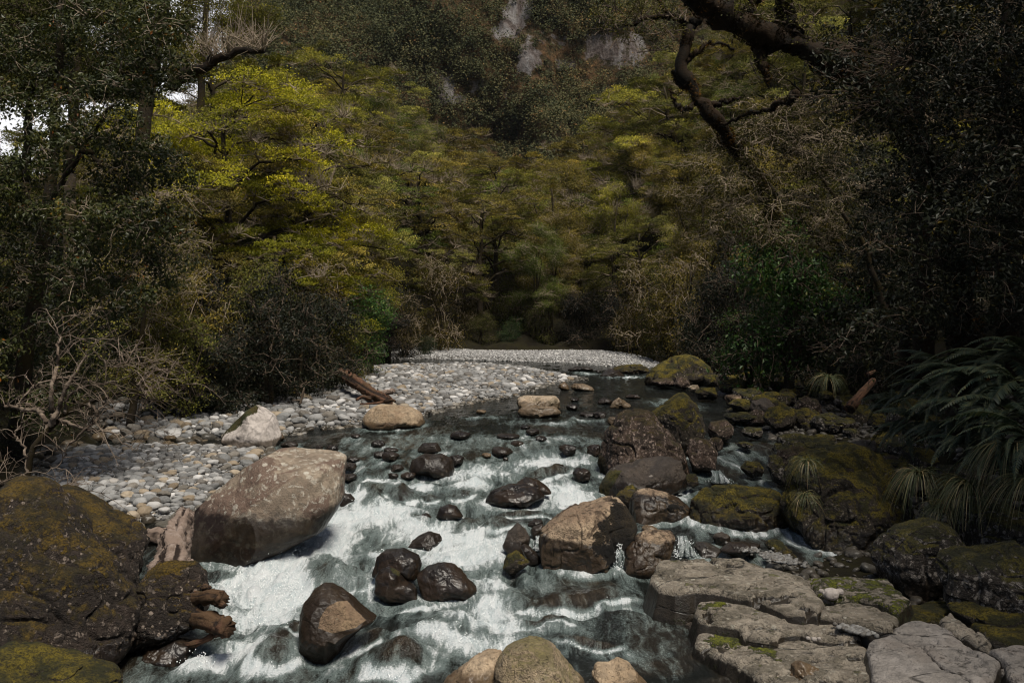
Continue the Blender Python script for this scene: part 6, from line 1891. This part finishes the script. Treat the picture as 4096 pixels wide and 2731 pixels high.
def build_mountain():
    rng = R(17)
    nx, ns = 260, 120
    xs = np.linspace(-150, 260, nx)
    s = np.linspace(0, 1, ns)
    top = np.interp(xs, [-150, -95, -86, -67, -52, -40, 260], [34, 52, 66, 96, 125, 160, 200])
    X = np.repeat(xs[None], ns, 0)
    S = np.repeat(s[:, None], nx, 1)
    Yb = 150 + 120 * S + 12 * np.sin(xs / 22)[None] + np.maximum(X - 40, 0) * -.3
    Zt = 1 + (top[None] - 1) * S ** 1.05
    n = fbm(p3(X * .03, S * 3.2), 6, 5)
    rid = 1 - np.abs(vnoise(p3(X * .045 + S * .8, S * 1.4), 9))
    Y = Yb + n * 12 + (1 - rid) * 22
    Z = Zt + fbm(p3(X * .08, S * 7), 4, 6) * 2.2
    U = X / Y * F + U0
    V_ = V0 - (Z - H) / Y * F
    uv = np.stack([U, V_], -1) * (2352 / 4096)
    rock = np.zeros(X.shape)
    for poly, k in (([(1180, -60), (1240, -60), (1228, 20), (1205, 60), (1170, 85), (1135, 80), (1160, 30)], 1.2), ([(1190, 100), (1232, 108), (1240, 150), (1210, 180), (1180, 145)], 1.0), ([(995, 165), (1040, 175), (1050, 215), (1075, 230), (1020, 250), (1000, 210)], 1.0), ([(1340, 70), (1480, 75), (1500, 130), (1420, 155), (1340, 140)], .62), ([(1085, 185), (1130, 180), (1110, 215), (1060, 230)], .6),
                    ([(1270, 145), (1310, 130), (1330, 160), (1290, 170)], .6), ([(1160, 200), (1180, 200), (1175, 240), (1155, 235)], .5), ([(950, 120), (985, 110), (970, 145)], .55), ([(760, 90), (800, 30), (815, 40), (780, 90)], .5), ([(900, 50), (935, 20), (930, 60)], .5), ([(1120, 60), (1300, 70), (1320, 110), (1130, 100)], .4), ([(1380, 130), (1500, 140), (1480, 160), (1400, 165)], .6), ([(1380, 215), (1440, 190), (1450, 200), (1390, 230)], .5)):
        rock = np.maximum(rock, k * np.clip(sdf(uv, poly) / 5 + .5, 0, 1))
    me = mesh('mountain', np.stack([X, Y, Z], -1).reshape(-1, 3), gridfaces(nx, ns), M['mount'], True, {'rock': rock.ravel()})
    tag(ob('mountain', me), 'steep scrub-covered mountainside with bare grey cliffs behind the valley', 'mountain', kind='structure')
    # scrub
    w = (1 - np.clip(rock * 1.5, 0, 1)) * (U > -100) * (U < 3600) * (V_ < 700) * (V_ > -250) * (.35 + sstep(-.6, .5, fbm(p3(X * .09, Z * .09), 3, 15)))
    w = w.ravel() * np.gradient(Z, axis=0).ravel().clip(.1)
    m = 8000
    idx = rng.choice(len(w), m, p=w / w.sum())
    cr = Crown(rng)
    jit = rng.normal(size=(m, 3)) * np.array([.9, .5, .6])
    C = np.stack([X.ravel()[idx], Y.ravel()[idx], Z.ravel()[idx]], -1) + jit
    ton = .42 + .22 * fbm(C * .05, 3, 16) + rng.normal(size=m) * .1
    for c, t in zip(C, ton):
        r = .6 + 2.6 * rng.uniform() ** 2.2
        t = t + rng.normal() * .12
        cr.tuft(c + np.array([0, -r * .5, r * .55]), (0, -.3, .9), r * .72, .75, int(26 * r ** 1.5) + 8, .4, t)
    o = ob('mountain_scrub', cr.mesh('mountain_scrub', M['hillveg'], .7))
    o.color = (.9, .9, .9, 1)
    tag(o, 'low forest and scrub clinging to the distant mountainside', 'scrub', kind='stuff')
# ------------------------------------------------------------------ camera, light, sky
def build_camera():
    cd = bpy.data.cameras.new('camera')
    cd.sensor_width = 36.0
    cd.lens = 36.0 * F / 4096
    cd.shift_y = -(1365.5 - V0) / 4096
    cd.clip_end = 3000
    c = ob('camera', cd, None, (0, 0, H), (math.pi / 2, 0, 0))
    SC.camera = c


SUN = np.array((.2, -.36, .91))
SUN /= np.linalg.norm(SUN)


def build_light():
    w = bpy.data.worlds.new('World')
    SC.world = w
    w.use_nodes = True
    t = w.node_tree
    t.nodes.clear()
    sky = t.nodes.new('ShaderNodeTexSky')
    sky.sky_type = 'NISHITA'
    sky.sun_disc = False
    sky.sun_elevation = math.asin(SUN[2])
    sky.sun_rotation = math.atan2(SUN[0], SUN[1])
    sky.air_density = 1.0
    sky.dust_density = 2.5
    tc = t.nodes.new('ShaderNodeTexCoord')
    n = t.nodes.new('ShaderNodeTexNoise')
    n.inputs['Scale'].default_value = 2.2
    n.inputs['Detail'].default_value = 6
    t.links.new(tc.outputs['Generated'], n.inputs['Vector'])
    mr = t.nodes.new('ShaderNodeMapRange')
    mr.inputs[1].default_value = .3
    mr.inputs[2].default_value = .5
    # a bright bank of cloud low over the valley head, clear sky overhead
    sp = t.nodes.new('ShaderNodeVectorMath')
    sp.operation = 'DOT_PRODUCT'
    sp.inputs[1].default_value = (-.36, .89, .28)
    t.links.new(tc.outputs['Generated'], sp.inputs[0])
    lowm = t.nodes.new('ShaderNodeMapRange')
    lowm.interpolation_type = 'SMOOTHSTEP'
    lowm.inputs[1].default_value = .86
    lowm.inputs[2].default_value = .95
    t.links.new(sp.outputs['Value'], lowm.inputs[0])
    ml = t.nodes.new('ShaderNodeMath')
    ml.operation = 'MULTIPLY'
    t.links.new(n.outputs['Fac'], mr.inputs[0])
    t.links.new(mr.outputs[0], ml.inputs[0])
    t.links.new(lowm.outputs[0], ml.inputs[1])
    mx = t.nodes.new('ShaderNodeMix')
    mx.data_type = 'RGBA'
    t.links.new(ml.outputs[0], mx.inputs[0])
    t.links.new(sky.outputs[0], mx.inputs[6])
    mx.inputs[7].default_value = (16, 16, 16.5, 1)
    bg = t.nodes.new('ShaderNodeBackground')
    bg.inputs[1].default_value = SKY
    t.links.new(mx.outputs[2], bg.inputs[0])
    o = t.nodes.new('ShaderNodeOutputWorld')
    t.links.new(bg.outputs[0], o.inputs[0])
    sd = bpy.data.lights.new('sun', 'SUN')
    sd.energy = SUNE
    sd.angle = math.radians(20)
    sd.color = (1.0, .93, .82)
    from mathutils import Vector
    s = ob('sun', sd, None, (20, -20, 60))
    s.rotation_euler = Vector(SUN).to_track_quat('Z', 'Y').to_euler()
    SC.view_settings.view_transform = 'Standard'
    SC.view_settings.look = 'None'
    SC.view_settings.exposure = EXPO
    SC.view_settings.gamma = 1
    SC.cycles.max_bounces = 5
    SC.cycles.use_denoising = DENOISE
    SC.cycles.filter_width = 1.15
    SC.cycles.diffuse_bounces = 3
    SC.cycles.glossy_bounces = 3
    SC.cycles.transmission_bounces = 2
    SC.cycles.caustics_reflective = False
    SC.cycles.caustics_refractive = False


SKY, SUNE, EXPO = .06, 5.0, 0.08
DENOISE = True


def build_haze():
    bx = np.array([(x, y, z) for z in (-3.0, 260.0) for y in (-25.0, 420.0) for x in (-330.0, 420.0)])
    fc = np.array([[0, 2, 3, 1], [4, 5, 7, 6], [0, 1, 5, 4], [2, 6, 7, 3], [0, 4, 6, 2], [1, 3, 7, 5]])
    m = NT('valley_haze')
    vol = m.n('VolumePrincipled', {'Color': (.82, .87, .92, 1), 'Density': .00005, 'Anisotropy': .2})
    m.t.links.new(vol.outputs[0], m.out.inputs['Volume'])
    o = ob('haze', mesh('haze', bx, fc, m.m, False))
    tag(o, 'thin pale haze between the viewer and the mountainside', 'haze', kind='stuff')


import time
_t = time.time()
for fn in (build_camera, build_light, build_ground, build_boulders, build_water, build_cobbles, build_forest, build_key_trees, build_near_trees, build_small_plants, build_mountain, build_haze,):
    fn()
    print('STEP', fn.__name__, round(time.time() - _t, 1))
